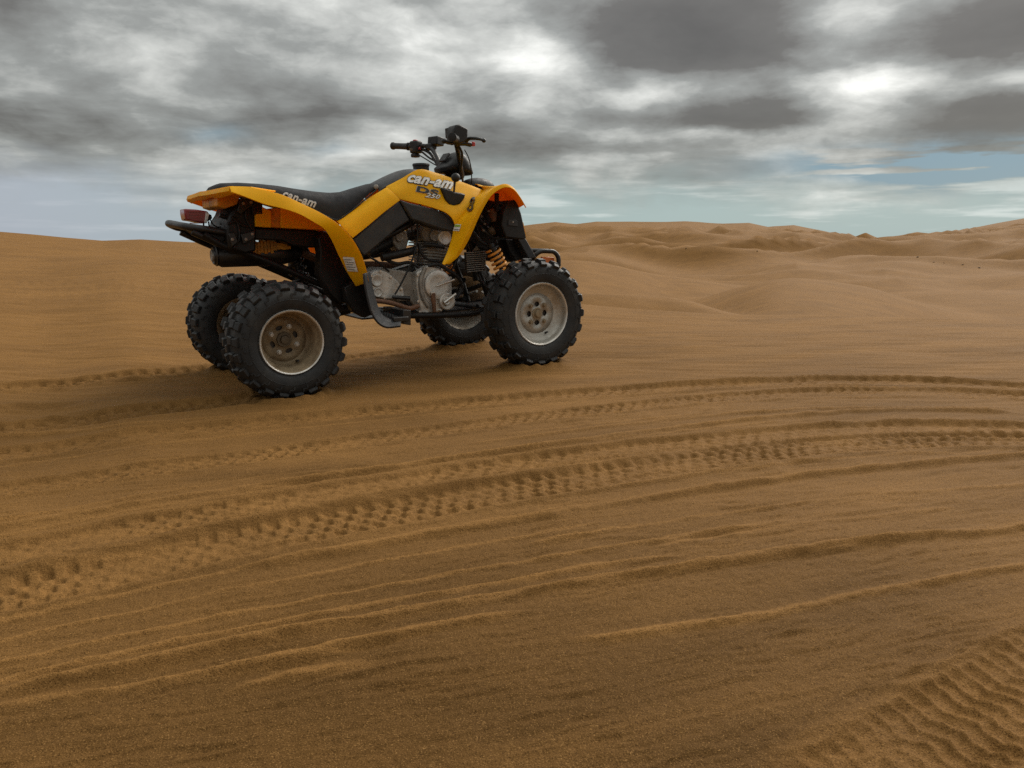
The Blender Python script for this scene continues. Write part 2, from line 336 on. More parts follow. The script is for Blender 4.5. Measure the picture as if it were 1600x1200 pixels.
RIDGES = [  # low wind-blown and wheel-edge ridges: trace, half width, height
    ([(-1.324,1.728),(-1.218,1.794),(-0.982,1.939),(-0.698,2.075),(-0.367,2.194),(0.000,2.366),(0.429,2.583),(0.915,2.764),(1.392,2.807),(1.821,2.754)], .020, .0075),
    ([(-0.584,1.513),(-0.471,1.573),(-0.284,1.668),(0.000,1.777),(0.321,1.902),(0.688,2.048),(1.086,2.163),(1.483,2.220),(1.781,2.248)], .020, .0085),
    ([(-0.847,1.062),(-0.776,1.099),(-0.656,1.149),(-0.527,1.207),(-0.384,1.262),(-0.228,1.315),(0.000,1.398),(0.252,1.468),(0.528,1.545),(0.833,1.632),(1.139,1.677),(1.367,1.697)], .017, .0075),
    ([(-0.828,1.036),(-0.752,1.061),(-0.654,1.088),(-0.543,1.122),(-0.409,1.165),(-0.266,1.219),(-0.111,1.284),(0.058,1.341)], .014, .0060),
    ([(0.064,1.228),(0.218,1.255),(0.389,1.282),(0.517,1.329),(0.725,1.405),(1.013,1.479),(1.230,1.515)], .014, .0045),
    ([(-0.049,1.421),(0.077,1.487),(0.196,1.527),(0.404,1.576)], .012, .0035),
    ([(-1.904,2.539),(-1.746,2.624),(-1.384,2.782),(-0.975,2.948),(-0.604,3.049)], .016, .005),
    ([(-0.204,2.452),(0.000,2.531),(0.331,2.659),(0.693,2.791),(1.187,2.874),(1.646,2.848),(1.857,2.811)], .014, .0045),
    ([(-0.474,1.072),(-0.389,1.102),(-0.300,1.140),(-0.187,1.186)], .014, .0045),
]
# many thin wind-blown lines running with the tracks
_rg = random.Random(5)
def _fit(pts):
    P = np.array(pts); return np.polyfit(P[:, 0], P[:, 1], min(4, len(P)-1))
_fa, _fb, _fc = _fit(TRACKS[0][0]), _fit(TRACKS[3][0]), _fit(RIDGES[2][0])
for _i in range(26):
    _t = _rg.random(); _x0 = _rg.uniform(-1.8, .6); _x1 = _x0+_rg.uniform(.8, 2.4)
    _xs = np.linspace(_x0, _x1, 9)
    _lo, _hi = (_fa, _fb) if _i % 2 else (_fb, _fc)
    _ys = np.polyval(_lo, _xs)*(1-_t)+np.polyval(_hi, _xs)*_t
    RIDGES.append(([(float(a_), float(b_)) for a_, b_ in zip(_xs, _ys)], _rg.uniform(.007, .012), _rg.uniform(.0016, .0030)))
WHEELS = []
def detail(x, y):
    """ripples, tracks, ridges: metres of relief on the near sand"""
    r = np.hypot(x, y)
    u = .94*x+.34*y; v = -.34*x+.94*y
    wob = .035*pn(u/.33, v/.2, 61)+.012*pn(u/.09, v/.07, 62)
    vv = v+wob
    r1 = 1-np.abs(pn(u/.24, vv/.040, 63))*2.6
    r2 = 1-np.abs(pn(u/.13+9, vv/.019, 64))*2.6
    fresh_shade = -.06+.68*sst(r, .85, 2.1)+.35*sst(r, 2.6, 6.0)+.40*fbm(u/.9, v/.20, 69, 3)  # darkening towards the camera: vignette shade put into the sand colour
    amp = np.clip(.70+.9*fbm(x/.45, y/.3, 65, 2), 0.30, 1.3)
    rip = (r1*.0040+r2*.0042)*amp
    far = sst(r, 2.6, 4.0)
    r3 = (1-np.abs(pn((x*.99-y*.1)/.5, (y+.1*x+.03*pn(x/.4, y/.3, 66))/.075, 67))*2.4)*.0065
    h = rip*(1-far)+r3*far*(1-sst(r, 9, 15))
    h = h+.0016*pn(x/.016, y/.016, 68)*(1-sst(r, 1.6, 3.0))
    flat = np.zeros_like(x)
    tr = np.zeros_like(x)
    for (pts, hw, dep, td, pitch, sd_) in TRACKS:
        cv = curve(pts); d, s, ef = along(cv, x, y)
        sel = (np.abs(d) < hw*1.9) & (ef > 0)
        if not sel.any(): continue
        D = d[sel]+.010*pn(s[sel]/.22, np.zeros(sel.sum())+sd_, 70+sd_); S_ = s[sel]; E_ = ef[sel]; X = x[sel]; Y = y[sel]
        lat = D/hw
        inside = 1-sst(np.abs(lat), .82, 1.12)
        hh = -dep*inside+dep*.75*np.exp(-((np.abs(lat)-1.18)/.17)**2)
        wear = np.clip(.70+1.1*fbm(X/.30, Y/.22, 80+sd_, 2), .28, 1.25)
        jit = .26*pn(X/.055, Y/.055, 90+sd_)+.20*pn(X/.16, Y/.16, 91+sd_)
        rows = [(-.78, 0), (-.38, .5), (.02, .1), (.42, .6), (.80, .05)]
        tt = 0
        for (c0, ph) in rows:
            wv = .5+.5*np.cos(2*np.pi*(S_/pitch+ph+jit+.25*lat))
            tt = tt+np.exp(-(np.abs(lat-c0+jit*.3)/.19)**3)*sst(wv, .30, .72)
        if sd_ == 6:      # deep lugged tread, seen close: zigzag ribs with sharp crests
            tri = np.abs(((lat*1.25+.5) % 1.0)*2-1)
            phs = S_/pitch+.42*tri+jit*.7
            tt = 1-(1-np.abs(np.sin(np.pi*phs)))**1.5*1.3
            hh = hh-td*.9*tt*wear*inside+.4*td*inside
        else:
            hh = hh-td*tt*wear*inside+.25*td*wear*inside
        hh = hh+.0030*pn(X/.020, Y/.020, 95)*inside
        hh = hh+(.0040*pn(S_/.55, D/.017, 96)+.0022*pn(S_/.25, D/.009, 97))*(1-sst(np.abs(lat), 1.2, 1.9))
        fresh_shade[sel] = np.maximum(fresh_shade[sel], (.80+.35*fbm(X/.2, Y/.12, 98, 2))*(1-sst(np.abs(lat), 1.0, 1.6))*E_*np.clip(.4+r[sel]*.3, 0, 1.0))
        tr[sel] += hh*1.15*E_; flat[sel] = np.maximum(flat[sel], inside*E_)
    h = h*(1-.75*flat)+tr
    for i, (pts, wd, hgt) in enumerate(RIDGES):
        cv = curve(pts); d, s, ef = along(cv, x, y)
        sel = (np.abs(d) < wd*6) & (ef > 0)
        if not sel.any(): continue
        D = d[sel]+.012*pn(s[sel]/.16, np.full(sel.sum(), i*3.3), 101+i)+.004*pn(s[sel]/.04, np.full(sel.sum(), i*1.3), 111+i)
        am = np.clip(.95+.6*pn(s[sel]/.35, np.full(sel.sum(), i*7.7), 121+i), .5, 1.3)
        t = D/(wd*.78)
        prof = np.where(t > 0, np.exp(-(t/1.5)**2), np.exp(-(t/.75)**2))-.12*np.exp(-((t+2.0)/1.1)**2)
        h[sel] += 1.6*hgt*am*prof*ef[sel]
        fresh_shade[sel] = np.maximum(fresh_shade[sel], 1.15*am*np.exp(-((t-.2)/1.25)**2)*ef[sel])  # crests paler: stirred sand, plus ridge light put into the colour
    # two shallow scuffed footmarks left of the quad bike
    for (pt, a_, b_, dp) in (([(-1.905,3.095)], .17, .07, .014), ([(-1.723,3.585)], .13, .05, .012), ([(-1.645,2.967)], .10, .05, .007)):
        (fx, fy), = pt
        e = np.sqrt(((x-fx)*.97+(y-fy)*.25)**2/a_**2+((y-fy)*.97-(x-fx)*.25)**2/b_**2)
        h += -dp*(1-sst(e, .3, .95))+dp*.6*np.exp(-((e-1.1)/.22)**2)
    # sand pressed down and heaped round the four tyres
    for (wx_, wy_, wl_) in WHEELS:
        ax_ = (x-wx_)*fwd[0]+(y-wy_)*fwd[1]; bx_ = (x-wx_)*lef[0]+(y-wy_)*lef[1]
        e = np.sqrt((ax_/.13)**2+(bx_/(wl_*.6))**2)
        h += .016*np.exp(-((e-1.12)/.26)**2)*(1+.9*pn(x/.035, y/.035, 131))+.003*(1-sst(e, .5, 1.0))
    return h, np.clip(fresh_shade, 0, 1)
def qw(X, Y):   # quad bike floor point in the world
    return (QO.x+X*fwd[0]+Y*lef[0], QO.y+X*fwd[1]+Y*lef[1])
for (X, Y, wl_) in ((0, -.399, .25), (0, .399, .25), (1.248, -.404, .18), (1.248, .404, .18)):
    WHEELS.append((*qw(X, Y), wl_))
def build_sand():
    nf = 840
    af = np.linspace(R(-46), R(46), nf)
    ac = np.linspace(R(46), R(314), 70)[1:-1]
    A = np.concatenate([af, ac])
    r_ = np.concatenate([np.geomspace(.45, 8.0, 860)[:-1], np.geomspace(8.0, 240, 330)[:-1], np.geomspace(240, 9000, 36)])
    na, nr = len(A), len(r_)
    RR, AA = np.meshgrid(r_, A, indexing='ij')
    x = (RR*np.sin(AA)).ravel(); y = (RR*np.cos(AA)).ravel()
    z = dunes(x, y)
    near = np.hypot(x, y) < 16
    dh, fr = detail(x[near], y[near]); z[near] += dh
    fresh_shade = np.ones(len(z)+1, np.float32); fresh_shade[:-1][near] = fr
    co = np.stack([x, y, z], 1)
    c0 = np.array([[0, 0, float(dunes(np.array([0.01]), np.array([0.01]))[0])]])
    co = np.concatenate([co, c0]).astype(np.float32)
    i = np.arange(nr-1)[:, None]; j = np.arange(na)[None, :]; j2 = (j+1) % na
    quads = np.stack([i*na+j, (i+1)*na+j, (i+1)*na+j2, i*na+j2], -1).reshape(-1, 4)[:, ::-1]
    tri = np.stack([np.full(na, nr*na), np.arange(na), (np.arange(na)+1) % na], -1)[:, ::-1]
    loops = np.concatenate([quads.ravel(), tri.ravel()]).astype(np.int32)
    starts = np.concatenate([np.arange(len(quads))*4, len(quads)*4+np.arange(len(tri))*3]).astype(np.int32)
    me = bpy.data.meshes.new('sand_ground')
    me.vertices.add(len(co)); me.vertices.foreach_set('co', co.ravel())
    me.loops.add(len(loops)); me.loops.foreach_set('vertex_index', loops)
    me.polygons.add(len(starts)); me.polygons.foreach_set('loop_start', starts)
    me.update(calc_edges=True); me.validate()
    me.polygons.foreach_set('use_smooth', np.ones(len(starts), bool)); me.update()
    me.materials.append(MAT['sand'])
    at = me.attributes.new('fresh_shade', 'FLOAT', 'POINT'); at.data.foreach_set('value', fresh_shade)
    o = bpy.data.objects.new('sand_ground', me); col.objects.link(o)
    tag(o, 'rippled brown desert sand with tyre tracks, rising to dunes', kind='structure')
    return o
sand = build_sand()
if sand.data.polygons[1000].normal.z < 0: sand.data.flip_normals()
# ------------------------------------------------------------------ mesh helpers
def cat(pts, n):
    """smooth curve through the points (Catmull-Rom), n samples at even parameter"""
    P = [Vector(p) for p in pts]
    if len(P) == 2: return [P[0].lerp(P[1], i/(n-1)) for i in range(n)]
    P = [P[0]*2-P[1]]+P+[P[-1]*2-P[-2]]
    res = []; m_ = len(P)-3
    for i in range(n):
        t = i/(n-1)*m_; s = min(int(t), m_-1); t -= s
        a, b, c_, d = P[s:s+4]
        res.append(.5*((2*b)+(c_-a)*t+(2*a-5*b+4*c_-d)*t*t+(3*b-a-3*c_+d)*t**3))
    return res
def mir(pts): return [Vector((p[0], -p[1], p[2])) for p in pts]
class MB:
    def __init__(s): s.v = []; s.f = []
    def add(s, vs, fs):
        o = len(s.v); s.v += [Vector(v) for v in vs]; s.f += [tuple(i+o for i in f) for f in fs]; return s
    def box(s, c, size, rot=None, taper=1.0):
        hx, hy, hz = size[0]/2, size[1]/2, size[2]/2; vs = []
        for z, t in ((-1, 1.0), (1, taper)):
            for (x, y) in ((-1, -1), (1, -1), (1, 1), (-1, 1)): vs.append(Vector((x*hx*t, y*hy*t, z*hz)))
        if rot is not None: vs = [rot @ v for v in vs]
        return s.add([v+Vector(c) for v in vs], [(3, 2, 1, 0), (4, 5, 6, 7), (0, 1, 5, 4), (1, 2, 6, 5), (2, 3, 7, 6), (3, 0, 4, 7)])
    def prism(s, poly, y0, y1, inset=0.0):
        """outline in the X-Z plane (points are 3-D, their Y is ignored) between two lateral positions"""
        P = [(p[0], p[2]) for p in poly]; n = len(P)
        ar = sum(P[i][0]*P[(i+1) % n][1]-P[(i+1) % n][0]*P[i][1] for i in range(n))
        if ar < 0: P = P[::-1]
        cx = sum(p[0] for p in P)/n; cz = sum(p[1] for p in P)/n
        a = [(x, y0, z) for x, z in P]; b = [(cx+(x-cx)*(1-inset), y1, cz+(z-cz)*(1-inset)) for x, z in P]
        return s.add(a+b, [tuple(range(n)), tuple(range(2*n-1, n-1, -1))]+[(i, n+i, n+(i+1) % n, (i+1) % n) for i in range(n)])
    def tube(s, pts, r, n=10, smooth=0, cap=True, flat=1.0):
        P = cat(pts, smooth) if smooth else [Vector(p) for p in pts]
        m_ = len(P); rs = [r]*m_ if not isinstance(r, (list, tuple)) else [r[0]+(r[1]-r[0])*i/(m_-1) for i in range(m_)] if len(r) == 2 and m_ != 2 else list(r)
        tan = [(P[min(i+1, m_-1)]-P[max(i-1, 0)]).normalized() for i in range(m_)]
        up = Vector((0, 0, 1)) if abs(tan[0].z) < .9 else Vector((0, 1, 0))
        vs = []; nrm = (up-tan[0]*up.dot(tan[0])).normalized()
        for i in range(m_):
            nrm = (nrm-tan[i]*nrm.dot(tan[i])).normalized(); bn = tan[i].cross(nrm)
            for j in range(n):
                a = 2*math.pi*j/n; vs.append(P[i]+(nrm*math.cos(a)*flat+bn*math.sin(a))*rs[i])
        fs = [(i*n+j, i*n+(j+1) % n, (i+1)*n+(j+1) % n, (i+1)*n+j) for i in range(m_-1) for j in range(n)]
        if cap: fs += [tuple(range(n-1, -1, -1)), tuple(range((m_-1)*n, m_*n))]
        return s.add(vs, fs)
    def lathe(s, prof, o=(0, 0, 0), axis='Y', n=40, close=False):
        """profile of (distance along axis, radius)"""
        o = Vector(o); vs = []
        for (a, r) in prof:
            for j in range(n):
                t = 2*math.pi*j/n; c_, d = r*math.cos(t), r*math.sin(t)
                vs.append(o+(Vector((c_, a, d)) if axis == 'Y' else Vector((a, c_, d)) if axis == 'X' else Vector((c_, d, a))))
        m_ = len(prof); fs = []
        for i in range(m_-1 if not close else m_):
            i2 = (i+1) % m_
            for j in range(n):
                q_ = (i*n+j, i*n+(j+1) % n, i2*n+(j+1) % n, i2*n+j)
                fs.append(q_ if axis != 'Y' else q_[::-1])
        if not close:
            if prof[0][1] > 1e-5: fs.append(tuple(range(n)) if axis == 'Y' else tuple(range(n-1, -1, -1)))
            if prof[-1][1] > 1e-5: fs.append(tuple(range(m_*n-1, (m_-1)*n-1, -1)) if axis == 'Y' else tuple(range((m_-1)*n, m_*n)))
        return s.add(vs, fs)
    def ring(s, prof, o=(0, 0, 0), axis='Y', n=40): return s.lathe(prof, o, axis, n, close=True)
    def grid(s, rows, wrap=False):
        n = len(rows[0]); vs = [p for r_ in rows for p in r_]; fs = []
        for i in range(len(rows)-1):
            for j in range(n if wrap else n-1):
                j2 = (j+1) % n; fs.append((i*n+j, i*n+j2, (i+1)*n+j2, (i+1)*n+j))
        return s.add(vs, fs)
    def sphere(s, c, r, n=14, sc_=(1, 1, 1)):
        rows = []
        for i in range(n//2+1):
            t = math.pi*i/(n//2); rr = max(math.sin(t), 1e-3)
            rows.append([Vector(c)+Vector((rr*math.cos(2*math.pi*j/n)*r*sc_[0], rr*math.sin(2*math.pi*j/n)*r*sc_[1], math.cos(t)*r*sc_[2])) for j in range(n)])
        return s.grid(rows, wrap=True)
    def mesh(s, name, mat, smooth=40):
        me = bpy.data.meshes.new(name); me.from_pydata([tuple(v) for v in s.v], [], s.f); me.update()
        me.materials.append(MAT[mat])
        if smooth:
            me.shade_smooth(); me.set_sharp_from_angle(angle=R(smooth))
        return me
    def build(s, name, mat, parent, bevel=0.0, seg=2, solid=0.0, smooth=40, offset=0.0, label=None, fix=True):
        me = s.mesh(name, mat, smooth)
        if fix:
            import bmesh
            b = bmesh.new(); b.from_mesh(me); bmesh.ops.recalc_face_normals(b, faces=b.faces); b.to_mesh(me); b.free()
            if smooth: me.shade_smooth(); me.set_sharp_from_angle(angle=R(smooth))
        o = bpy.data.objects.new(name, me); col.objects.link(o); o.parent = parent
        if solid:
            md = o.modifiers.new('thick', 'SOLIDIFY'); md.thickness = solid; md.offset = offset
        if bevel:
            md = o.modifiers.new('soft', 'BEVEL'); md.width = bevel; md.segments = seg; md.limit_method = 'ANGLE'; md.angle_limit = R(38)
            md.use_clamp_overlap = True
        if label: o['label'] = label
        return o
def holed_disc(r_out, holes, a, n=48):
    """flat disc in the X-Z plane at lateral position a, with real holes [(x, z, radius x, radius z, turn)]"""
    vs = [Vector((r_out*math.cos(2*math.pi*i/n), r_out*math.sin(2*math.pi*i/n))) for i in range(n)]
    ed = [(i, (i+1) % n) for i in range(n)]
    for (hx, hz, ra, rb, tu) in holes:
        o = len(vs); m_ = 16
        for i in range(m_):
            t = 2*math.pi*i/m_; x, z = ra*math.cos(t), rb*math.sin(t)
            vs.append(Vector((hx+x*math.cos(tu)-z*math.sin(tu), hz+x*math.sin(tu)+z*math.cos(tu))))
        ed += [(o+i, o+(i+1) % m_) for i in range(m_)]
    V2, _, F2, *_r = geometry.delaunay_2d_cdt(vs, ed, [], 1, 1e-5)
    fs = []
    for f in F2:
        cx = sum(V2[i].x for i in f)/len(f); cz = sum(V2[i].y for i in f)/len(f); bad = False
        for (hx, hz, ra, rb, tu) in holes:
            x, z = cx-hx, cz-hz; xr = x*math.cos(tu)+z*math.sin(tu); zr = -x*math.sin(tu)+z*math.cos(tu)
            if (xr/ra)**2+(zr/rb)**2 < .97: bad = True
        if not bad: fs.append(tuple(f))
    mb = MB(); mb.add([(v.x, a, v.y) for v in V2], fs); return mb
def empty(name, loc, parent=None, rot=(0, 0, 0)):
    o = bpy.data.objects.new(name, None); o.empty_display_size = .1; col.objects.link(o); o.parent = parent
    o.location = loc; o.rotation_euler = rot; return o

# ------------------------------------------------------------------ the quad bike
quad = empty('quad_bike', QO)
quad.rotation_euler = (Matrix.Rotation(QH, 3, 'Z') @ Matrix.Rotation(-QP, 3, 'Y') @ Matrix.Rotation(QR, 3, 'X')).to_euler()
tag(quad, 'yellow and black quad bike parked on the rippled sand', 'quad bike')

# ---- wheels
def knob_mesh(name, lx, ly, h, notch=.0):
    """tread block: chamfered, base at z = 0, x along the circumference, y across the tyre"""
    mb = MB(); r0, r1, r2 = 1.12, .98, .80
    rows = []
    for (z, k_) in ((-.004, r0), (h*.80, r1), (h, r2)):
        rows.append([Vector((sx*lx/2*k_+(notch*lx if sx*sy > 0 else 0), sy*ly/2*k_, z)) for sx, sy in ((-1, -1), (1, -1), (1, 1), (-1, 1))])
    mb.grid(rows, wrap=True); o = len(mb.v)-4; mb.f.append((o, o+1, o+2, o+3))
    return mb.mesh(name, 'knob_rubber', smooth=0)
def wheel(kind, loc, flip, singles):
    wroot = empty('wheel', loc, quad, (0, R(random.uniform(0, 16)), math.pi if flip else 0))
    rear = kind == 'rear'
    if rear:
        half = [(-.100, .128), (-.112, .136), (-.121, .152), (-.1255, .172), (-.1245, .190), (-.118, .206), (-.104, .219), (-.080, .2275), (-.045, .2315), (0, .2325)]
        N_, rows = 22, [(-.101, .2205, 40, .034, .026, .016), (-.070, .2290, 17, .036, .030, .0165), (-.022, .2320, 3, .034, .030, .0145), (.030, .2320, -4, .034, .030, .0145), (.088, .2260, -25, .036, .040, .017)]
    else:
        half = [(-.070, .150), (-.080, .158), (-.087, .174), (-.0905, .196), (-.0890, .216), (-.083, .233), (-.071, .246), (-.050, .2535), (-.022, .2565), (0, .257)]
        N_, rows = 20, [(-.077, .2425, 44, .032, .022, .013), (-.050, .2535, 15, .038, .028, .0165), (.004, .257, 0, .036, .032, .0150), (.062, .2490, -26, .038, .040, .016)]
    prof = half+[(-a, r) for a, r in half[-2::-1]]
    mb = MB(); mb.lathe(prof, n=72); mb.f = mb.f[:-2]
    # raised sidewall ribs and lugs
    for sgn in (-1, 1):
        rr_ = .176 if rear else .198
        a0 = (-.1262 if rear else -.0912)*-sgn*-1
        ringp = [(a0*1.0, rr_-.0012), (a0*1.012, rr_), (a0*1.0, rr_+.0012)]
        mb.lathe(ringp, n=72); mb.f = mb.f[:-2]
        for i in range(N_):
            t0 = 2*math.pi*(i+.5)/N_
            for (dt, rr, lx, lz) in ((0, (.198 if rear else .226), .020, .006), (.05, (.190 if rear else .218), .006, .014), (-.04, (.204 if rear else .232), .006, .010)):
                t = t0+dt; aa = sgn*(np.interp(rr, [p_[1] for p_ in half], [-p_[0] for p_ in half])+.0005)
                mb.box((rr*math.cos(t), aa, rr*math.sin(t)), (lz, .005, lx), Matrix.Rotation(-t, 3, 'Y'))
    mb.build('tyre', 'rubber', wroot, smooth=35)
    # rim
    rb = MB()
    if rear:
        rim_prof = [(-.098, .124), (-.104, .132), (-.112, .1345), (-.1175, .1315), (-.1150, .1265), (-.106, .1225), (-.098, .1205), (-.080, .1180), (-.072, .1120), (-.040, .1090), (-.010, .1075), (.004, .1040), (.010, .0930)]
        disc_a, disc_r = .010, .0945
    else:
        rim_prof = [(-.066, .145), (-.071, .153), (-.078, .1555), (-.083, .1520), (-.080, .1470), (-.072, .1430), (-.064, .1410), (-.054, .1385), (-.046, .1300), (-.042, .1220), (-.034, .1080), (-.031, .0980)]
        disc_a, disc_r = -.031, .099
    inner = [(a, r-.004) if i > 3 else (a, r) for i, (a, r) in enumerate(rim_prof)]
    lp = MB(); cut = 6; lp.ring([(a_, r_) for a_, r_ in rim_prof[:cut]]+[(a_+.003, r_-.001) for a_, r_ in rim_prof[cut-1:0:-1]], n=64); lp.build('rim_lip', 'rim_lip', wroot, smooth=50)
    rim_prof = [(a_+.0008, r_-.0008) if i_ < cut else (a_, r_) for i_, (a_, r_) in enumerate(rim_prof)]
    rb.lathe(rim_prof+[(disc_a+.03, disc_r-.002), (.105 if rear else .07, .124 if rear else .145), (.112 if rear else .078, .134 if rear else .154)], n=64); rb.f = rb.f[:-2]
    rb.build('rim', 'rim_dusty' if rear else 'rim_metal', wroot, smooth=50, fix=False)
    if rear:
        holes = [(.052*math.cos(t), .052*math.sin(t), .0155, .0095, t+math.pi/2) for t in [R(25+90*i) for i in range(4)]]
    else:
        holes = [(.046*math.cos(t), .046*math.sin(t), .0150, .0125, t+math.pi/2) for t in [R(2+90*i) for i in range(4)]]
    d = holed_disc(disc_r, holes, disc_a)
    d.build('rim_disc', 'rim_dusty' if rear else 'rim_metal', wroot, solid=.004, offset=0, smooth=30)
    hb = MB(); hb.lathe([(disc_a+.008, .075), (disc_a+.05, .075), (disc_a+.05, .03)], n=28)
    hb.build('brake_drum', 'black_metal', wroot)
    hb = MB()
    if rear: hb.lathe([(disc_a-.004, .034), (disc_a-.012, .032), (disc_a-.012, .020), (disc_a-.022, .018), (disc_a-.024, 0.0001)], n=8)
    else: hb.lathe([(disc_a-.003, .029), (disc_a-.008, .028), (disc_a-.008, .021), (disc_a-.006, .020), (disc_a-.020, .0165), (disc_a-.022, .0001)], n=24)
    hb.build('hub', 'brown_grip' if rear else 'rim_dusty', wroot, bevel=.001)
    nm = MB(); nm.lathe([(-.002, .0125), (-.004, .0115), (-.004, .0085), (-.016, .0075), (-.017, .0001)], n=6); nme = nm.mesh('lug_nut', 'rim_dusty' if not rear else 'aluminium', smooth=25)
    for i in range(4):
        t = R((70 if rear else 47)+90*i); o = bpy.data.objects.new('lug_nut', nme); col.objects.link(o); o.parent = wroot
        rr = .058 if rear else .056; o.location = (rr*math.cos(t), disc_a-.002, rr*math.sin(t))
    vm_ = MB(); t = R(-62); rr = .101 if rear else .112
    vm_.tube([(rr*math.cos(t), (-.02 if rear else -.034), rr*math.sin(t)), (rr*.93*math.cos(t), (-.055 if rear else -.06), rr*.93*math.sin(t))], [.006, .004], 8)
    vm_.build('valve_stem', 'black_plastic', wroot)
    # tread
    stuff = MB()
    for ri, (a, r, tilt, lx, ly, h) in enumerate(rows):
        me = knob_mesh('tread_knob', lx, ly, h, .10 if ri % 2 else -.10)
        for i in range(N_):
            t = 2*math.pi*(i+(.5 if ri in (2,) else 0.0 if ri < 2 else .25*(ri == 3)))/N_
            # local z -> outward normal, tilted sideways on the shoulders
            Mx = Matrix.Rotation(-t+math.pi/2, 4, 'Y') @ Matrix.Translation((0, a, r-.0015)) @ Matrix.Rotation(R(tilt), 4, 'X')
            if singles:
                o = bpy.data.objects.new('tread_knob', me); col.objects.link(o); o.parent = wroot; o.matrix_local = Mx
            else:
                stuff.add([Mx @ v.co for v in me.vertices], [tuple(p_.vertices) for p_ in me.polygons])
    if not singles:
        o = stuff.build('tread', 'knob_rubber', wroot, smooth=0); o['kind'] = 'stuff'
    return wroot
TR, TF = .399, .404
wheel('rear', (0, -TR, .2463), False, True)
wheel('front', (1.248, -TF, .2718), False, True)
wheel('rear', (0, TR, .2463), True, True)
wheel('front', (1.248, TF, .2718), True, False)

# ---- bodywork
def sheet(curves, nu, per=1, mirror=True, smooth_across=False):
    C = [cat(c_, nu) for c_ in curves]
    if smooth_across and len(C) > 2:
        cols = [cat([c_[i] for c_ in C], per) for i in range(nu)]
        C = [[cols[i][j] for i in range(nu)] for j in range(per)]
    elif per > 1:
        D = []
        for a, b in zip(C[:-1], C[1:]):
            for q_ in range(per): D.append([p_.lerp(r_, q_/per) for p_, r_ in zip(a, b)])
        C = D+[C[-1]]
    mb = MB(); mb.grid(C)
    if mirror: mb.grid([mir(r_) for r_ in C])
    return mb
U_ = [(-0.182,-0.450,0.866),(-0.119,-0.450,0.865),(-0.057,-0.450,0.855),(0.018,-0.450,0.836),(0.093,-0.450,0.803),(0.171,-0.450,0.765),(0.243,-0.450,0.720),(0.298,-0.450,0.663),(0.335,-0.450,0.600),(0.357,-0.450,0.534),(0.368,-0.450,0.473)]
L_ = [(-0.183,-0.470,0.846),(-0.123,-0.475,0.824),(-0.061,-0.475,0.800),(0.009,-0.475,0.783),(0.077,-0.475,0.760),(0.135,-0.470,0.728),(0.184,-0.455,0.699),(0.223,-0.430,0.649),(0.260,-0.400,0.585),(0.302,-0.375,0.514),(0.345,-0.360,0.450)]
C_ = [(-0.147,-0.200,0.844),(-0.072,-0.190,0.842),(-0.004,-0.185,0.834),(0.069,-0.180,0.816),(0.146,-0.180,0.786),(0.230,-0.180,0.755),(0.293,-0.180,0.729),(0.349,-0.180,0.702),(0.378,-0.210,0.661),(0.392,-0.250,0.590),(0.400,-0.290,0.507)]
rear_f = sheet([C_, U_, L_], 44)
# top deck under the seat and the turned-down tail lip
deck = []
for i in range(15):
    yy = -.45+.9*i/14; q_ = yy/.45; xb = -.180-.028*(1-q_**4); zz = .868-.004*math.sin(abs(q_)*3)
    deck.append([Vector((xb+.012, yy, zz-.029-.004*math.cos(q_*9))), Vector((xb-.006, yy, zz-.016)), Vector((xb, yy, zz)), Vector((-.10, yy, zz-.002)), Vector((.05, yy*.55, .862))])
rear_f.grid(deck)
rear_fender = rear_f.build('rear_fender', 'yellow_plastic', quad, solid=.005, bevel=.0015, smooth=28)
# seat
seat_top = [(-0.179,-0.060,0.868),(-0.164,-0.060,0.890),(-0.131,-0.060,0.904),(-0.064,-0.060,0.907),(0.019,-0.060,0.903),(0.103,-0.060,0.896),(0.188,-0.060,0.883),(0.277,-0.060,0.872),(0.352,-0.060,0.867),(0.430,-0.060,0.873),(0.501,-0.060,0.894),(0.570,-0.060,0.913),(0.599,-0.060,0.907)]
seat_bot = [(-0.206,-0.165,0.853),(-0.144,-0.165,0.853),(-0.012,-0.165,0.851),(0.096,-0.165,0.819),(0.208,-0.165,0.783),(0.294,-0.165,0.754),(0.344,-0.165,0.737),(0.401,-0.165,0.768),(0.465,-0.165,0.814),(0.541,-0.165,0.872),(0.567,-0.165,0.887)]
stx = [p[0] for p in seat_top]; stz = [p[2] for p in seat_top]; sbx = [p[0] for p in seat_bot]; sbz = [p[2] for p in seat_bot]
rows = []
x0, x1 = stx[0]+.005, stx[-1]-.002
for i in range(40):
    t = i/39; t = t*t*(3-2*t)*.35+t*.65
    X = x0+(x1-x0)*t; zt = float(np.interp(X, stx, stz)); zb = min(float(np.interp(X, sbx, sbz)), zt-.006)
    hw = float(np.interp(X, [x0, x0+.03, 0, .2, .38, .5, x1], [.085, .125, .160, .165, .150, .120, .085]))
    mid = (zt+zb)/2; hh = (zt-zb)/2; row = []
    for j in range(26):
        a = math.pi*j/25; c_, s_ = math.cos(a), math.sin(a)
        e_ = .42
        row.append(Vector((X, -hw*(1.0-.10*max(0, s_)**2)*(abs(c_)**e_)*(1 if c_ > 0 else -1), zb+(zt-zb)*(s_**.62))))
    rows.append(row+[Vector((X, hw*.6, zb+.002)), Vector((X, -hw*.6, zb+.002))])
sm = MB(); sm.grid(rows, wrap=True); n_ = len(rows[0]); sm.f.append(tuple(range(n_))); sm.f.append(tuple(range(len(sm.v)-1, len(sm.v)-n_-1, -1)))
seat = sm.build('seat', 'vinyl', quad, smooth=55)
pm = MB()
for s_ in (1, -1): pm.tube([Vector((p[0], s_*p[1]*1.0, p[2]+.004)) for p in cat(seat_bot[1:-1], 30)], .0035, 6)
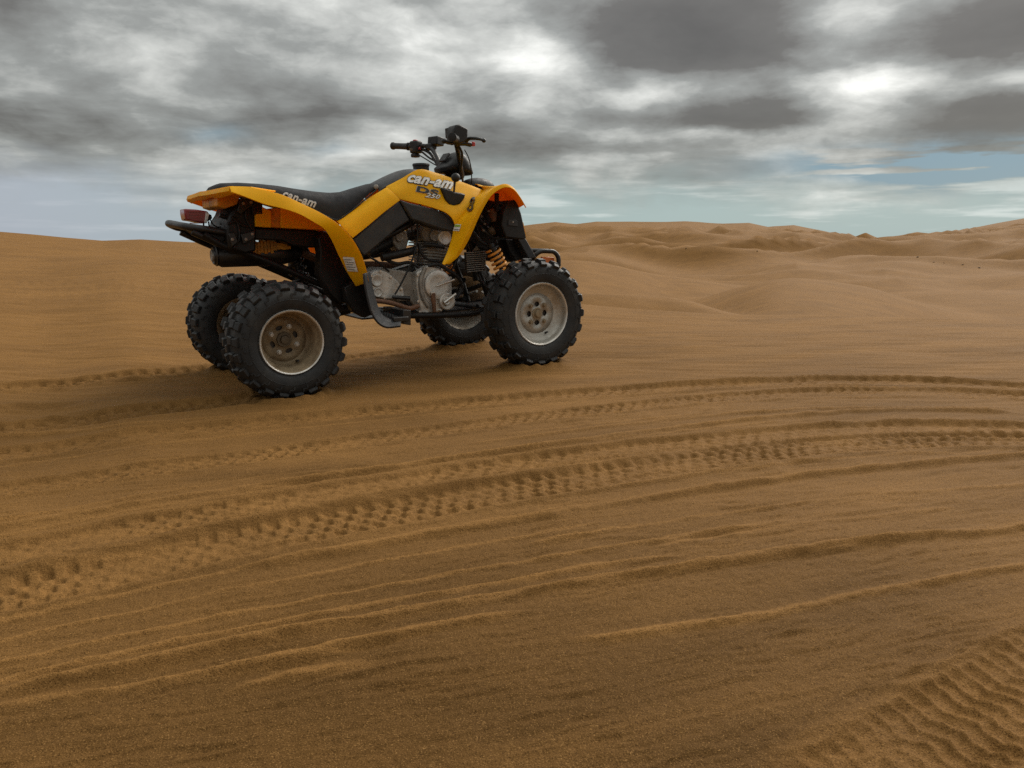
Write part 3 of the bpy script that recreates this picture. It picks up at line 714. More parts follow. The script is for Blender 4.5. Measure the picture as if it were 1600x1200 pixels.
pm.build('piping', 'black_plastic', seat)
# tank cover in front of the seat, with the filler cap
tt = [(0.569,-0.100,0.902),(0.629,-0.100,0.932),(0.683,-0.100,0.957),(0.744,-0.100,0.979),(0.795,-0.100,0.983),(0.881,-0.100,0.970),(0.969,-0.100,0.944)]; rows = []
for p_ in cat(tt, 14):
    X, zt = p_.x, p_.z; hw = .128
    rows.append([Vector((X, hw*math.cos(math.pi*j/12), zt-.055+.055*math.sin(math.pi*j/12)**.5)) for j in range(13)])
mb = MB(); mb.grid(rows); mb.build('tank_cover', 'grey_plastic', quad, solid=.004)
cx, _, cz = [(0.853,0.000,0.995)][0]
mb = MB(); mb.lathe([(-.03, .040), (.010, .040), (.0115, .043), (.020, .043), (.024, .040), (.0245, .0001)], (cx, 0, cz-.004), 'Z', 24); cap = mb.build('fuel_cap', 'black_plastic', quad, bevel=.001)
# yellow side cover below the seat nose
sc_u = [(0.343,-0.158,0.737),(0.426,-0.158,0.788),(0.510,-0.158,0.840),(0.596,-0.158,0.887)]; sc_m = [(0.362,-0.200,0.699),(0.439,-0.200,0.750),(0.523,-0.200,0.807),(0.611,-0.195,0.862)]; sc_l = [(0.394,-0.215,0.658),(0.471,-0.215,0.712),(0.553,-0.215,0.772),(0.636,-0.215,0.827)]
for s_ in (1, -1):
    mb = sheet([[Vector((p[0], p[1]*s_, p[2])) for p in c_] for c_ in (sc_u, sc_m, sc_l)], 12, per=7, mirror=False, smooth_across=True)
    sidec = mb.build('side_cover', 'yellow_plastic', quad, solid=.005, bevel=.0012)
# tank shroud
ts_u = [(0.603,-0.135,0.892),(0.684,-0.140,0.931),(0.771,-0.145,0.974),(0.859,-0.145,0.960),(0.949,-0.145,0.935),(1.042,-0.150,0.905),(1.120,-0.160,0.877)]
ts_m = [(0.613,-0.175,0.860),(0.703,-0.182,0.890),(0.796,-0.185,0.903),(0.878,-0.190,0.880),(0.941,-0.195,0.850),(0.994,-0.200,0.831),(1.042,-0.205,0.831)]
ts_l = [(0.638,-0.190,0.834),(0.689,-0.205,0.821),(0.751,-0.215,0.806),(0.812,-0.225,0.788),(0.861,-0.235,0.769),(0.890,-0.245,0.742),(0.903,-0.250,0.708)]
shroud_bvh = None
for s_ in (1, -1):
    mb = sheet([[Vector((p[0], p[1]*s_, p[2])) for p in c_] for c_ in (ts_u, ts_m, ts_l)], 26, per=9, mirror=False, smooth_across=True)
    if s_ == 1: shroud_v, shroud_f = list(mb.v), list(mb.f)
    if s_ == 1: shroud_bvh = bvhtree.BVHTree.FromPolygons(mb.v, mb.f)
    mb.build('tank_shroud', 'yellow_plastic', quad, solid=.005, bevel=.0012)
# front fender, one half per side plus the nose
ff_o = [(0.800,-0.345,0.531),(0.843,-0.370,0.572),(0.878,-0.410,0.651),(0.916,-0.440,0.749),(0.947,-0.455,0.809),(0.983,-0.460,0.856),(1.025,-0.460,0.882),(1.067,-0.460,0.891),(1.108,-0.455,0.877),(1.149,-0.445,0.840),(1.187,-0.430,0.799)]
ff_i = [(0.787,-0.330,0.531),(0.835,-0.300,0.589),(0.877,-0.270,0.654),(0.906,-0.246,0.708),(0.972,-0.224,0.769),(1.040,-0.201,0.831),(1.118,-0.156,0.877)]+[(1.12, -.14, .900), (1.18, -.14, .885), (1.235, -.15, .85), (1.28, -.17, .79)]
ff_m = []
for a, b in zip(ff_i, ff_o):
    ff_m.append(Vector(a).lerp(Vector(b), .55)+Vector((0, 0, -.006)))
lip = [Vector(p)+Vector((.006, -.006, -.014)) for p in ff_o]
for j, p in enumerate(lip):
    if j < 5: lip[j] = Vector(ff_o[j])+Vector((.014, -.004, -.003))
front_bvh = None
mbs = MB()
for s_ in (1, -1):
    mb = sheet([[Vector((p[0], p[1]*s_, p[2])) for p in c_] for c_ in (ff_i, ff_m, ff_o)], 40, per=9, mirror=False, smooth_across=True)
    e1 = cat([Vector((p[0], p[1]*s_, p[2])) for p in ff_o], 40); e2 = cat([Vector((p[0], p[1]*s_, p[2])) for p in lip], 40)
    mb.grid([e1, e2])
    if s_ == 1: front_bvh = bvhtree.BVHTree.FromPolygons(shroud_v+mb.v, shroud_f+[tuple(i_+len(shroud_v) for i_ in f_) for f_ in mb.f])
    mbs.add(mb.v, mb.f)
nose = []
for (X, zc, hw) in ((1.10, .903, .14), (1.18, .885, .145), (1.24, .845, .155), (1.285, .785, .17), (1.325, .715, .20), (1.345, .645, .195)):
    nose.append([Vector((X+.03*(1-(j/8-1)**2), hw*(j/8-1), zc+.015*(1-(j/8-1)**2))) for j in range(17)])
mbs.grid(nose)
mbs.build('front_fender', 'yellow_plastic', quad, solid=.005, bevel=.0012, smooth=35)
# ---- dark lower panels
def slab(name, mat, poly, y0, y1, bevel=.004, parent=None, inset=0.0, label=None):
    mb = MB(); mb.prism(poly, y0, y1, inset); return mb.build(name, mat, parent or quad, bevel=bevel, label=label)
pl1 = [(0.398,-0.212,0.652),(0.472,-0.212,0.706),(0.554,-0.212,0.766),(0.637,-0.212,0.824),(0.686,-0.212,0.735),(0.621,-0.212,0.698),(0.548,-0.212,0.643),(0.492,-0.212,0.604),(0.449,-0.212,0.573),(0.428,-0.212,0.594)]
pl2 = [(0.634,-0.212,0.830),(0.686,-0.212,0.815),(0.758,-0.212,0.800),(0.825,-0.212,0.782),(0.876,-0.212,0.764),(0.907,-0.212,0.736),(0.920,-0.212,0.702),(0.905,-0.212,0.678),(0.849,-0.212,0.688),(0.781,-0.212,0.710),(0.722,-0.212,0.729),(0.692,-0.212,0.738),(0.662,-0.212,0.786)]
for s_ in (1, -1):
    slab('lower_panel', 'grey_plastic', pl1, -.208*s_, -.13*s_, .008)
    slab('knee_panel', 'grey_plastic', pl2, -.218*s_, -.13*s_, .008)
# ---- yellow inner body under the seat, far bodywork seen through the frame
slab('inner_body', 'yellow_plastic', [(-0.026,-0.200,0.812),(-0.034,-0.200,0.716),(0.034,-0.200,0.710),(0.039,-0.200,0.780)], -.205, .205, .004)
slab('inner_body', 'dirty_yellow', [(0.040,-0.200,0.793),(0.034,-0.200,0.712),(0.073,-0.200,0.709),(0.079,-0.200,0.791)], -.197, .197, .003)
slab('inner_body', 'yellow_plastic', [(0.079,-0.200,0.791),(0.073,-0.200,0.709),(0.272,-0.200,0.695),(0.283,-0.200,0.717),(0.218,-0.200,0.751),(0.140,-0.200,0.791)], -.205, .205, .004)
slab('tail_bracket', 'dirty_yellow', [(-0.180,-0.200,0.846),(-0.182,-0.200,0.802),(-0.152,-0.200,0.791),(-0.101,-0.200,0.810),(-0.084,-0.200,0.849)], -.20, .12, .004)
# ribbed yellow splash panel behind the frame
spl = MB()
x0, z0 = [(-0.055,-0.100,0.654)][0][0], [(-0.060,-0.100,0.599)][0][2]; zt_ = [(-0.055,-0.100,0.654)][0][2]; x1 = [(0.079,-0.100,0.651)][0][0]
for i in range(9):
    xx = x0+(x1-x0)*(i+.5)/9; spl.box((xx, -.09+random.uniform(-.006, .004), (z0+zt_)/2+random.uniform(-.004, .004)), ((x1-x0)/9*.94, .03, zt_-z0))
spl.build('splash_panel', 'dirty_yellow', quad, bevel=.002)
slab('splash_panel', 'dirty_yellow', [(0.073,-0.100,0.645),(0.145,-0.100,0.641),(0.143,-0.100,0.615),(0.070,-0.100,0.609)], -.10, -.06, .003)

# ---- frame
def tubes(name, mat, paths, parent=None, both=True):
    """each path: (points, radius, smooth samples) - one mesh per tube, mirrored pairs are two parts"""
    for (pts, r, sm_) in paths:
        for s_ in ((1, -1) if both else (1,)):
            mb = MB(); mb.tube([Vector((p[0], p[1]*s_, p[2])) for p in pts], r, 12, sm_); mb.build(name, mat, parent or quad, bevel=0)
tubes('frame_tube', 'frame_paint', [
    ([(-0.238,-0.150,0.688),(-0.159,-0.150,0.638),(-0.029,-0.150,0.587),(0.093,-0.150,0.530),(0.249,-0.150,0.453),(0.383,-0.150,0.381),(0.475,-0.150,0.321)], .0150, 24),          # seat rail brace
    ([(-0.147,-0.140,0.697),(-0.017,-0.140,0.700),(0.150,-0.140,0.680),(0.327,-0.140,0.660),(0.447,-0.140,0.604)], .0145, 16),                            # seat rail
    ([(0.454,-0.120,0.598),(0.587,-0.120,0.654),(0.723,-0.120,0.718),(0.900,-0.120,0.809)], .0150, 12),
    ([(0.459,-0.190,0.319),(0.538,-0.190,0.295),(0.671,-0.190,0.282),(0.879,-0.190,0.270),(1.044,-0.190,0.268),(1.120,-0.190,0.306)], .0150, 16),                    # lower rail
    ([(1.161,-0.120,0.298),(1.136,-0.120,0.387),(1.090,-0.120,0.504),(1.050,-0.120,0.651),(1.015,-0.120,0.809)], .0145, 14),                            # down tube
    ([(0.565,-0.130,0.564),(0.644,-0.130,0.574),(0.740,-0.130,0.592)], .020, 5),
    ([(0.263,-0.130,0.652),(0.321,-0.130,0.520),(0.412,-0.130,0.378)], .014, 5),
])
tubes('cross_tube', 'frame_paint', [([(.62, -.19, .288), (.62, .19, .288)], .012, 0), ([(1.05, -.19, .30), (1.05, .19, .30)], .012, 0),
    ([(.42, -.15, .36), (.42, .15, .36)], .016, 0), ([(-.10, -.14, .66), (-.10, .14, .66)], .012, 0)], both=False)
# grab bar: one loop round the tail
ga = [(-0.138,-0.145,0.691),(-0.200,-0.145,0.703),(-0.255,-0.140,0.712),(-0.304,-0.120,0.721),(-0.328,-0.040,0.730)]
gp = ga+[(-.338, .02, .735), (-.336, .07, .735)]+[Vector((p[0]+.004, -p[1], p[2])) for p in ga[3::-1]]
mb = MB(); mb.tube(gp, .0155, 14, 60); gb = mb.build('grab_bar', 'black_metal', quad)
gl = [(-0.281,-0.140,0.699),(-0.232,-0.140,0.674),(-0.171,-0.145,0.643),(-0.082,-0.150,0.608)]
tubes('grab_bar_stay', 'black_metal', [(gl, .0145, 12)])
slab('tail_plate', 'black_plastic', [(-0.266,-0.130,0.704),(-0.131,-0.130,0.707),(-0.134,-0.130,0.670),(-0.167,-0.130,0.649),(-0.225,-0.130,0.674)], -.13, .13, .004)
# rear carrier and air box: the dark block under the tail
slab('air_box', 'frame_paint', [(-0.093,-0.185,0.829),(-0.029,-0.185,0.826),(-0.023,-0.185,0.775),(-0.035,-0.185,0.613),(-0.080,-0.185,0.603),(-0.149,-0.185,0.627),(-0.152,-0.185,0.686),(-0.142,-0.185,0.742),(-0.119,-0.185,0.773)], -.185, .185, .008)
slab('battery_tray', 'frame_paint', [(-0.033,-0.185,0.708),(0.283,-0.185,0.692),(0.328,-0.185,0.642),(0.263,-0.185,0.616),(0.133,-0.185,0.628),(0.078,-0.185,0.654),(-0.037,-0.185,0.662)], -.185, .185, .006)
slab('inner_mudguard', 'frame_paint', [(0.256,-0.240,0.689),(0.291,-0.240,0.638),(0.327,-0.240,0.552),(0.387,-0.240,0.442),(0.371,-0.240,0.376),(0.303,-0.240,0.368),(0.261,-0.240,0.411),(0.217,-0.240,0.499),(0.229,-0.240,0.597),(0.222,-0.240,0.662)], -.25, -.17, .006)
slab('inner_mudguard', 'frame_paint', [(0.256,-0.240,0.689),(0.291,-0.240,0.638),(0.327,-0.240,0.552),(0.387,-0.240,0.442),(0.371,-0.240,0.376),(0.303,-0.240,0.368),(0.261,-0.240,0.411),(0.217,-0.240,0.499),(0.229,-0.240,0.597),(0.222,-0.240,0.662)], .17, .25, .006)
mb = MB(); mb.box((-.02, -.19, .80), (.045, .03, .07)); mb.build('fender_bracket', 'frame_paint', quad, bevel=.003)
mb = MB(); mb.box((-.02, .19, .80), (.045, .03, .07)); mb.build('fender_bracket', 'frame_paint', quad, bevel=.003)
for pts_ in ([(-0.126,-0.190,0.760),(-0.103,-0.190,0.728),(-0.102,-0.190,0.669),(-0.127,-0.190,0.627)], [(-0.052,-0.190,0.823),(-0.068,-0.190,0.765),(-0.055,-0.190,0.722),(-0.036,-0.190,0.695)], [(-0.145,-0.190,0.728),(-0.112,-0.190,0.738),(-0.072,-0.190,0.717),(-0.038,-0.190,0.727)]):
    mb = MB(); mb.tube(pts_, .006, 8, 16); mb.build('drain_hose', 'black_plastic', quad)
for poly_ in ([(-0.091,-0.200,0.833),(-0.030,-0.200,0.831),(-0.030,-0.200,0.802),(-0.063,-0.200,0.791),(-0.091,-0.200,0.765),(-0.103,-0.200,0.781)], [(-0.098,-0.200,0.685),(-0.038,-0.200,0.700),(-0.040,-0.200,0.668),(-0.091,-0.200,0.642)], [(-0.148,-0.200,0.686),(-0.123,-0.200,0.696),(-0.111,-0.200,0.653),(-0.139,-0.200,0.632)]):
    slab('subframe_bracket', 'black_metal', poly_, -.205, -.18, .003)
for p_ in [(-0.078,-0.205,0.812),(-0.046,-0.205,0.817),(-0.079,-0.205,0.663),(-0.135,-0.205,0.664),(-0.051,-0.205,0.684)]:
    o = bpy.data.objects.new('frame_bolt', FB := globals().get('FB') or (lambda m__: (m__.lathe([(.004, .007), (-.004, .007), (-.005, .0055), (-.005, .0001)], n=6), m__.mesh('frame_bolt', 'cast_alloy', 30))[1])(MB())); col.objects.link(o); o.parent = quad; o.location = (p_[0], p_[1]-.003, p_[2])
# silencer
mz = .595
mb = MB(); mb.lathe([(-.186, .030), (-.190, .036), (-.186, .040), (-.17, .044), (-.155, .052), (.10, .054), (.16, .040), (.20, .022)], (0, -.05, mz), 'X', 28); sil = mb.build('silencer', 'black_metal', quad, smooth=45)
mb = MB(); mb.lathe([(-.196, .020), (-.198, .0225), (-.196, .0250), (-.175, .026), (-.175, .018), (-.19, .0175)], (0, -.055, mz), 'X', 20); mb.build('tail_pipe', 'cast_alloy', sil)
mb = MB(); mb.ring([(-.178, .047), (-.183, .040), (-.180, .034), (-.172, .046)], (0, -.05, mz), 'X', 24); mb.build('end_cap', 'black_metal', sil)
tubes('exhaust_pipe', 'rusty_brown', [([(.20, -.05, mz), (.30, -.02, .56), (.42, .05, .52), (.6, .10, .52), (.85, .09, .50), (.93, .03, .52)], .019, 24)], both=False)
# tail light
tl = empty('tail_light', (0, 0, 0), quad)
tx0, _, tz0 = [(-0.279,0.000,0.798)][0]; tx1 = [(-0.188,0.000,0.787)][0][0]
lens = MB(); pl = [(-0.290,-0.050,0.796),(-0.244,-0.050,0.793),(-0.195,-0.050,0.785),(-0.188,-0.050,0.772),(-0.202,-0.050,0.734),(-0.231,-0.050,0.737),(-0.264,-0.050,0.745),(-0.287,-0.050,0.748),(-0.290,-0.050,0.772)]; lens.prism(pl, -.055, .055); lens.build('lens', 'red_lens', tl, bevel=.006, seg=3)
mb = MB()
for i in range(5): 
    zz = .735+.012*i; mb.box((-.245, -.0560, zz), (.055, .003, .003))
mb.build('lens_rib', 'red_lens', tl)
slab('bezel', 'white_print', [(-0.202,-0.055,0.782),(-0.189,-0.055,0.774),(-0.203,-0.055,0.734),(-0.213,-0.055,0.737)], -.0585, .0585, .002, tl)
slab('housing', 'black_plastic', [(-0.193,-0.050,0.777),(-0.178,-0.050,0.769),(-0.176,-0.050,0.755),(-0.194,-0.050,0.742)], -.045, .045, .003, tl)
for px_ in ([(-0.213,-0.040,0.737),(-0.216,-0.040,0.701)], [(-0.192,-0.040,0.742),(-0.190,-0.040,0.704)]):
    mb = MB(); mb.tube(px_, .0035, 8); mb.build('post', 'black_metal', tl)
mb = MB(); mb.tube([(-0.187,-0.050,0.753),(-0.176,-0.050,0.728),(-0.156,-0.050,0.717),(-0.139,-0.050,0.722),(-0.129,-0.050,0.741)], .0028, 8, 16); mb.build('wire', 'black_plastic', tl)
mb = MB(); mb.tube([(-0.142,-0.050,0.725),(-0.123,-0.050,0.752)], .008, 8); mb.build('wire_plug', 'black_plastic', tl, bevel=.002)
mb = MB(); mb.tube([(-0.161,-0.120,0.767),(-0.137,-0.120,0.759),(-0.115,-0.120,0.772),(-0.081,-0.120,0.794)], .010, 10, 8); mb.build('breather_hose', 'black_plastic', quad)
# rear suspension and axle
mb = MB(); mb.tube([(0, -.30, .2463), (0, .30, .2463)], .021, 16); mb.build('rear_axle', 'black_metal', quad)
sw = MB(); sw.tube([(.40, -.10, .33), (.2, -.085, .29), (0, -.075, .2463)], .026, 12); sw.tube([(.40, .10, .33), (.2, .085, .29), (0, .075, .2463)], .026, 12); sw.box((.0, 0, .2463), (.09, .17, .09)); sw.build('swingarm', 'frame_paint', quad, bevel=.002)
mb = MB(); mb.lathe([(-.004, .098), (.004, .098), (.004, .05), (-.004, .05)], (0, .12, .2463), 'Y', 36); mb.build('sprocket', 'cast_alloy', quad)
mb = MB(); mb.lathe([(-.0025, .082), (.0025, .082), (.0025, .04), (-.0025, .04)], (0, -.16, .2463), 'Y', 36); mb.build('brake_disc', 'steel', quad)
mb = MB(); mb.box((.075, -.16, .30), (.06, .05, .07)); mb.build('brake_caliper', 'cast_alloy', quad, bevel=.006)
mb = MB(); mb.box((.19, -.18, .325), (.3, .018, .07), Matrix.Rotation(R(-14), 3, 'Y')); mb.build('chain_guard', 'black_plastic', quad, bevel=.006)
def coil(name, mat, p0, p1, rad, wire, turns, parent):
    p0, p1 = Vector(p0), Vector(p1); ax = (p1-p0).normalized(); u_ = ax.orthogonal().normalized(); v_ = ax.cross(u_)
    n_ = int(turns*18); pts = [p0+(p1-p0)*(i/n_)+(u_*math.cos(i/n_*turns*2*math.pi)+v_*math.sin(i/n_*turns*2*math.pi))*rad for i in range(n_+1)]
    mb = MB(); mb.tube(pts, wire, 8); return mb.build(name, mat, parent)
def shock(p0, p1, spring, rad, wire, turns):
    e = empty('shock_absorber', (0, 0, 0), quad); p0, p1 = Vector(p0), Vector(p1)
    mb = MB(); mb.tube([p0, p0.lerp(p1, .6)], rad*.62, 14); mb.tube([p0.lerp(p1, .5), p1], rad*.35, 12); mb.build('damper', 'black_metal', e, bevel=.002)
    mb = MB(); mb.tube([p0.lerp(p1, .10), p0.lerp(p1, .14)], rad*1.12, 18); mb.build('spring_seat', 'black_metal', e, bevel=.001)
    mb = MB(); mb.tube([p0.lerp(p1, .86), p0.lerp(p1, .90)], rad*1.12, 18); mb.build('spring_seat', 'black_metal', e, bevel=.001)
    coil('spring', spring, p0.lerp(p1, .14), p0.lerp(p1, .86), rad, wire, turns, e)
shock((.16, -.02, .62), (.24, -.02, .33), 'black_metal', .038, .007, 6)
s0, s1 = [(1.086,-0.270,0.618),(1.166,-0.290,0.426)]
shock(s0, s1, 'orange_spring', .033, .0066, 6.5)
shock((s0[0], -s0[1], s0[2]), (s1[0], -s1[1], s1[2]), 'orange_spring', .033, .0066, 6.5)
# front suspension arms, uprights, steering
for s_ in (1, -1):
    for (za, zb_, nm_) in ((.32, .255, 'lower_arm'), (.42, .335, 'upper_arm')):
        mb = MB(); mb.tube([(1.13, -.10*s_, za), (1.24, -.33*s_, zb_), (1.36, -.10*s_, za)], .0125, 10); mb.build(nm_, 'frame_paint', quad)
    mb = MB(); mb.tube([(1.25, -.335*s_, .24), (1.245, -.335*s_, .35)], .022, 12); mb.tube([(1.248, -.33*s_, .272), (1.248, -.385*s_, .272)], .022, 12); mb.build('steering_knuckle', 'black_metal', quad)
    mb = MB(); mb.tube([(1.17, -.03*s_, .36), (1.18, -.33*s_, .30)], .007, 8); mb.build('tie_rod', 'steel', quad)
    mb = MB(); mb.tube([(1.067,-0.160,0.490),(1.047,-0.240,0.430),(1.064,-0.310,0.385),(1.114,-0.330,0.335)] if s_ == 1 else [(1.15, .16, .45), (1.2, .3, .35)], .005, 8, 0); mb.build('brake_hose', 'black_plastic', quad)
slab('skid_plate', 'black_metal', [(.45, 0, .272), (1.36, 0, .285), (1.46, 0, .36), (1.45, 0, .365), (1.35, 0, .295), (.45, 0, .28)], -.13, .13, .002)

# ---- engine
eng = empty('engine', (0, 0, 0), quad)
slab('crankcase', 'cast_alloy', [(0.503,-0.110,0.487),(0.583,-0.110,0.514),(0.751,-0.110,0.482),(0.815,-0.110,0.518),(0.900,-0.110,0.495),(0.948,-0.110,0.429),(0.945,-0.110,0.331),(0.884,-0.110,0.270),(0.759,-0.110,0.273),(0.710,-0.110,0.346),(0.615,-0.110,0.346),(0.516,-0.110,0.370)], -.115, .11, .008, eng)
gc = slab('gearbox_cover', 'aluminium', [(0.498,-0.130,0.485),(0.522,-0.130,0.502),(0.555,-0.130,0.507),(0.587,-0.130,0.496),(0.619,-0.130,0.470),(0.645,-0.130,0.445),(0.670,-0.130,0.406),(0.675,-0.130,0.371),(0.627,-0.130,0.359),(0.567,-0.130,0.365),(0.515,-0.130,0.378),(0.504,-0.130,0.415)], -.135, -.10, .006, eng)
def pxr(px, Y): return px/ (1237.0/ (3.95+Y*.75))
def boss(name, mat, pt, r, y0, y1, n=24, parent=None):
    X, _, Z = pt; mb = MB(); mb.lathe([(y1, r), (y0+.004, r), (y0, r*.90), (y0+.0005, r*.62), (y0+.002, r*.55), (y0+.002, .0001)], (X, 0, Z), 'Y', n); return mb.build(name, mat, parent or eng, bevel=.001)
boss('bearing_cap', 'aluminium', [(0.532,-0.140,0.457)][0], .031, -.143, -.12); boss('bearing_cap', 'aluminium', [(0.535,-0.140,0.399)][0], .024, -.142, -.12)
cl = slab('clutch_cover', 'aluminium', [(0.729,-0.150,0.485),(0.768,-0.150,0.502),(0.800,-0.150,0.519),(0.859,-0.150,0.504),(0.897,-0.150,0.477),(0.921,-0.150,0.441),(0.926,-0.150,0.399),(0.917,-0.150,0.355),(0.891,-0.150,0.312),(0.850,-0.150,0.285),(0.786,-0.150,0.280),(0.744,-0.150,0.286),(0.737,-0.150,0.347),(0.730,-0.150,0.416)], -.158, -.10, .008, eng)
boss('cover_dome', 'aluminium', [(0.840,-0.175,0.421)][0], .072, -.178, -.14, 36)
mb = MB(); mb.tube([(0.775,-0.165,0.508),(0.748,-0.165,0.441),(0.755,-0.165,0.372),(0.787,-0.165,0.313)], .011, 10, 14); mb.build('cover_rib', 'cast_alloy', eng)
pump = boss('pump_cover', 'aluminium', [(0.883,-0.180,0.337)][0], .043, -.186, -.14, 28)
boss('pump_cap', 'steel', [(0.873,-0.200,0.339)][0], .022, -.198, -.17, 12)
mb = MB(); mb.tube([(0.853,-0.205,0.334),(0.918,-0.205,0.374)], .007, 8); mb.build('shift_lever', 'steel', eng)
mb = MB(); mb.tube([(0.824,-0.185,0.416),(0.914,-0.205,0.444)], [.0035, .006], 8); mb.build('kick_rod', 'steel', eng)
mb = MB(); mb.tube([(0.804,-0.180,0.383),(0.810,-0.180,0.287)], [.014, .010], 8); mb.build('drain_guard', 'rusty_brown', eng, bevel=.003)
mb = MB(); mb.box([(0.805,-0.185,0.380)][0], (.028, .008, .018)); mb.build('bracket_tab', 'steel', eng, bevel=.003)
bm_ = MB(); bm_.lathe([(.004, .0075), (-.004, .0075), (-.005, .006), (-.005, .0001)], (0, 0, 0), 'Y', 6); bme = bm_.mesh('cover_bolt', 'steel', 30)
for pt in [(0.735,-0.159,0.473),(0.795,-0.159,0.510),(0.868,-0.159,0.495),(0.913,-0.159,0.452),(0.732,-0.159,0.345),(0.740,-0.159,0.294),(0.782,-0.159,0.288),(0.853,-0.159,0.295)]+[(0.505,-0.136,0.479),(0.552,-0.136,0.498),(0.603,-0.136,0.468),(0.657,-0.136,0.407),(0.662,-0.136,0.369),(0.565,-0.136,0.372),(0.510,-0.136,0.388)]:
    o = bpy.data.objects.new('cover_bolt', bme); col.objects.link(o); o.parent = eng; o.location = (pt[0], pt[1]-.003, pt[2])
# cylinder with its cooling fins, head and rocker cover
cy0 = [(0.814,-0.060,0.503)][0]; cyl_poly = [(0.817,-0.080,0.699),(0.951,-0.080,0.678),(0.944,-0.080,0.505),(0.812,-0.080,0.507)]
slab('cylinder', 'cast_alloy', [(0.825,-0.080,0.649),(0.946,-0.080,0.634),(0.941,-0.080,0.505),(0.822,-0.080,0.507)], -.085, .07, .006, eng)
for i in range(8):
    yy = 378+i*4.6
    slab('cooling_fin', 'cast_alloy', [q_ for q_ in ([[(0.803,-0.095,0.624),(0.948,-0.095,0.608),(0.948,-0.095,0.614),(0.803,-0.095,0.630)], [(0.802,-0.095,0.610),(0.947,-0.095,0.593),(0.948,-0.095,0.599),(0.802,-0.095,0.616)], [(0.801,-0.095,0.596),(0.947,-0.095,0.579),(0.947,-0.095,0.584),(0.802,-0.095,0.601)], [(0.801,-0.095,0.581),(0.946,-0.095,0.564),(0.947,-0.095,0.570),(0.801,-0.095,0.587)], [(0.800,-0.095,0.567),(0.946,-0.095,0.549),(0.946,-0.095,0.555),(0.800,-0.095,0.572)], [(0.799,-0.095,0.552),(0.945,-0.095,0.535),(0.945,-0.095,0.540),(0.800,-0.095,0.558)], [(0.799,-0.095,0.538),(0.945,-0.095,0.520),(0.945,-0.095,0.526),(0.799,-0.095,0.544)], [(0.798,-0.095,0.523),(0.944,-0.095,0.505),(0.944,-0.095,0.511),(0.798,-0.095,0.529)]][i])], -.10, .08, .001, eng)
slab('cylinder_head', 'cast_alloy', [(0.805,-0.090,0.712),(0.862,-0.090,0.730),(0.954,-0.090,0.710),(0.967,-0.090,0.665),(0.951,-0.090,0.621),(0.809,-0.090,0.631),(0.797,-0.090,0.674)], -.095, .08, .008, eng)
boss('cam_cap', 'aluminium', [(0.912,-0.120,0.650)][0], .038, -.125, -.08, 28)
boss('cam_cap', 'cast_alloy', [(0.864,-0.110,0.661)][0], .030, -.112, -.07, 20)
mb = MB(); mb.tube([(0.786,-0.130,0.619),(0.835,-0.135,0.615),(0.896,-0.140,0.604)], .0105, 12, 10); mb.build('oil_hose', 'black_plastic', eng)
mb = MB(); mb.tube([(0.765,-0.130,0.626),(0.769,-0.140,0.582),(0.800,-0.145,0.547),(0.853,-0.150,0.536),(0.891,-0.160,0.544),(0.915,-0.170,0.575)], .0065, 10, 24); mb.build('breather_hose', 'black_plastic', eng)
mb = MB(); mb.tube([(0.791,-0.160,0.514),(0.843,-0.170,0.521),(0.898,-0.170,0.491),(0.957,-0.165,0.450),(0.985,-0.150,0.396),(0.950,-0.150,0.347)], .009, 10, 24); mb.build('coolant_hose', 'black_plastic', eng)
# carburettor
carb = empty('carburettor', (0, 0, 0), eng)
slab('body', 'cast_alloy', [(0.663,-0.060,0.683),(0.728,-0.060,0.688),(0.740,-0.060,0.638),(0.724,-0.060,0.595),(0.682,-0.060,0.590),(0.657,-0.060,0.628)], -.065, .03, .006, carb)
boss('float_cap', 'cast_alloy', [(0.687,-0.080,0.655)][0], .021, -.082, -.05, 20, carb)
mb = MB(); mb.tube([(0.752,-0.020,0.663),(0.801,-0.020,0.668),(0.843,-0.020,0.661)], .026, 14); mb.build('intake_boot', 'black_plastic', carb)
mb = MB(); mb.tube([(0.682,-0.020,0.646),(0.613,-0.020,0.616),(0.541,-0.020,0.584)], .030, 14); mb.build('air_boot', 'black_plastic', carb)
# loose cables, hoses and clips around the engine
tubes('control_cable', 'black_plastic', [(pts, r_, 18) for pts, r_ in (
    ([(0.746,-0.160,0.736),(0.743,-0.160,0.657),(0.723,-0.165,0.581),(0.676,-0.170,0.491),(0.633,-0.170,0.422),(0.608,-0.170,0.387)], .0045),
    ([(0.715,-0.140,0.730),(0.737,-0.130,0.669),(0.766,-0.120,0.601),(0.756,-0.120,0.533)], .004),
    ([(0.498,-0.150,0.567),(0.542,-0.150,0.541),(0.571,-0.140,0.516),(0.600,-0.130,0.496)], .005),
    ([(0.581,-0.120,0.557),(0.647,-0.120,0.531),(0.714,-0.120,0.534),(0.760,-0.130,0.508)], .008),
    ([(0.939,-0.190,0.730),(0.977,-0.180,0.646),(0.958,-0.170,0.558),(0.932,-0.160,0.495)], .006),
    ([(1.045,-0.180,0.729),(1.078,-0.170,0.656),(1.059,-0.160,0.580),(1.032,-0.160,0.555)], .006),
    ([(1.079,-0.200,0.769),(1.099,-0.200,0.706),(1.143,-0.200,0.674),(1.158,-0.210,0.616)], .006),
    ([(0.429,-0.180,0.546),(0.444,-0.180,0.492),(0.490,-0.170,0.454)], .006))], both=False)
slab('chain_cover', 'black_plastic', [(0.624,-0.100,0.444),(0.721,-0.100,0.477),(0.762,-0.100,0.463),(0.755,-0.100,0.311),(0.713,-0.100,0.307),(0.680,-0.100,0.347)], -.105, -.05, .006)
slab('starter_motor', 'black_metal', [(0.610,-0.090,0.491),(0.748,-0.090,0.526),(0.767,-0.090,0.487),(0.628,-0.090,0.450)], -.095, -.02, .008)
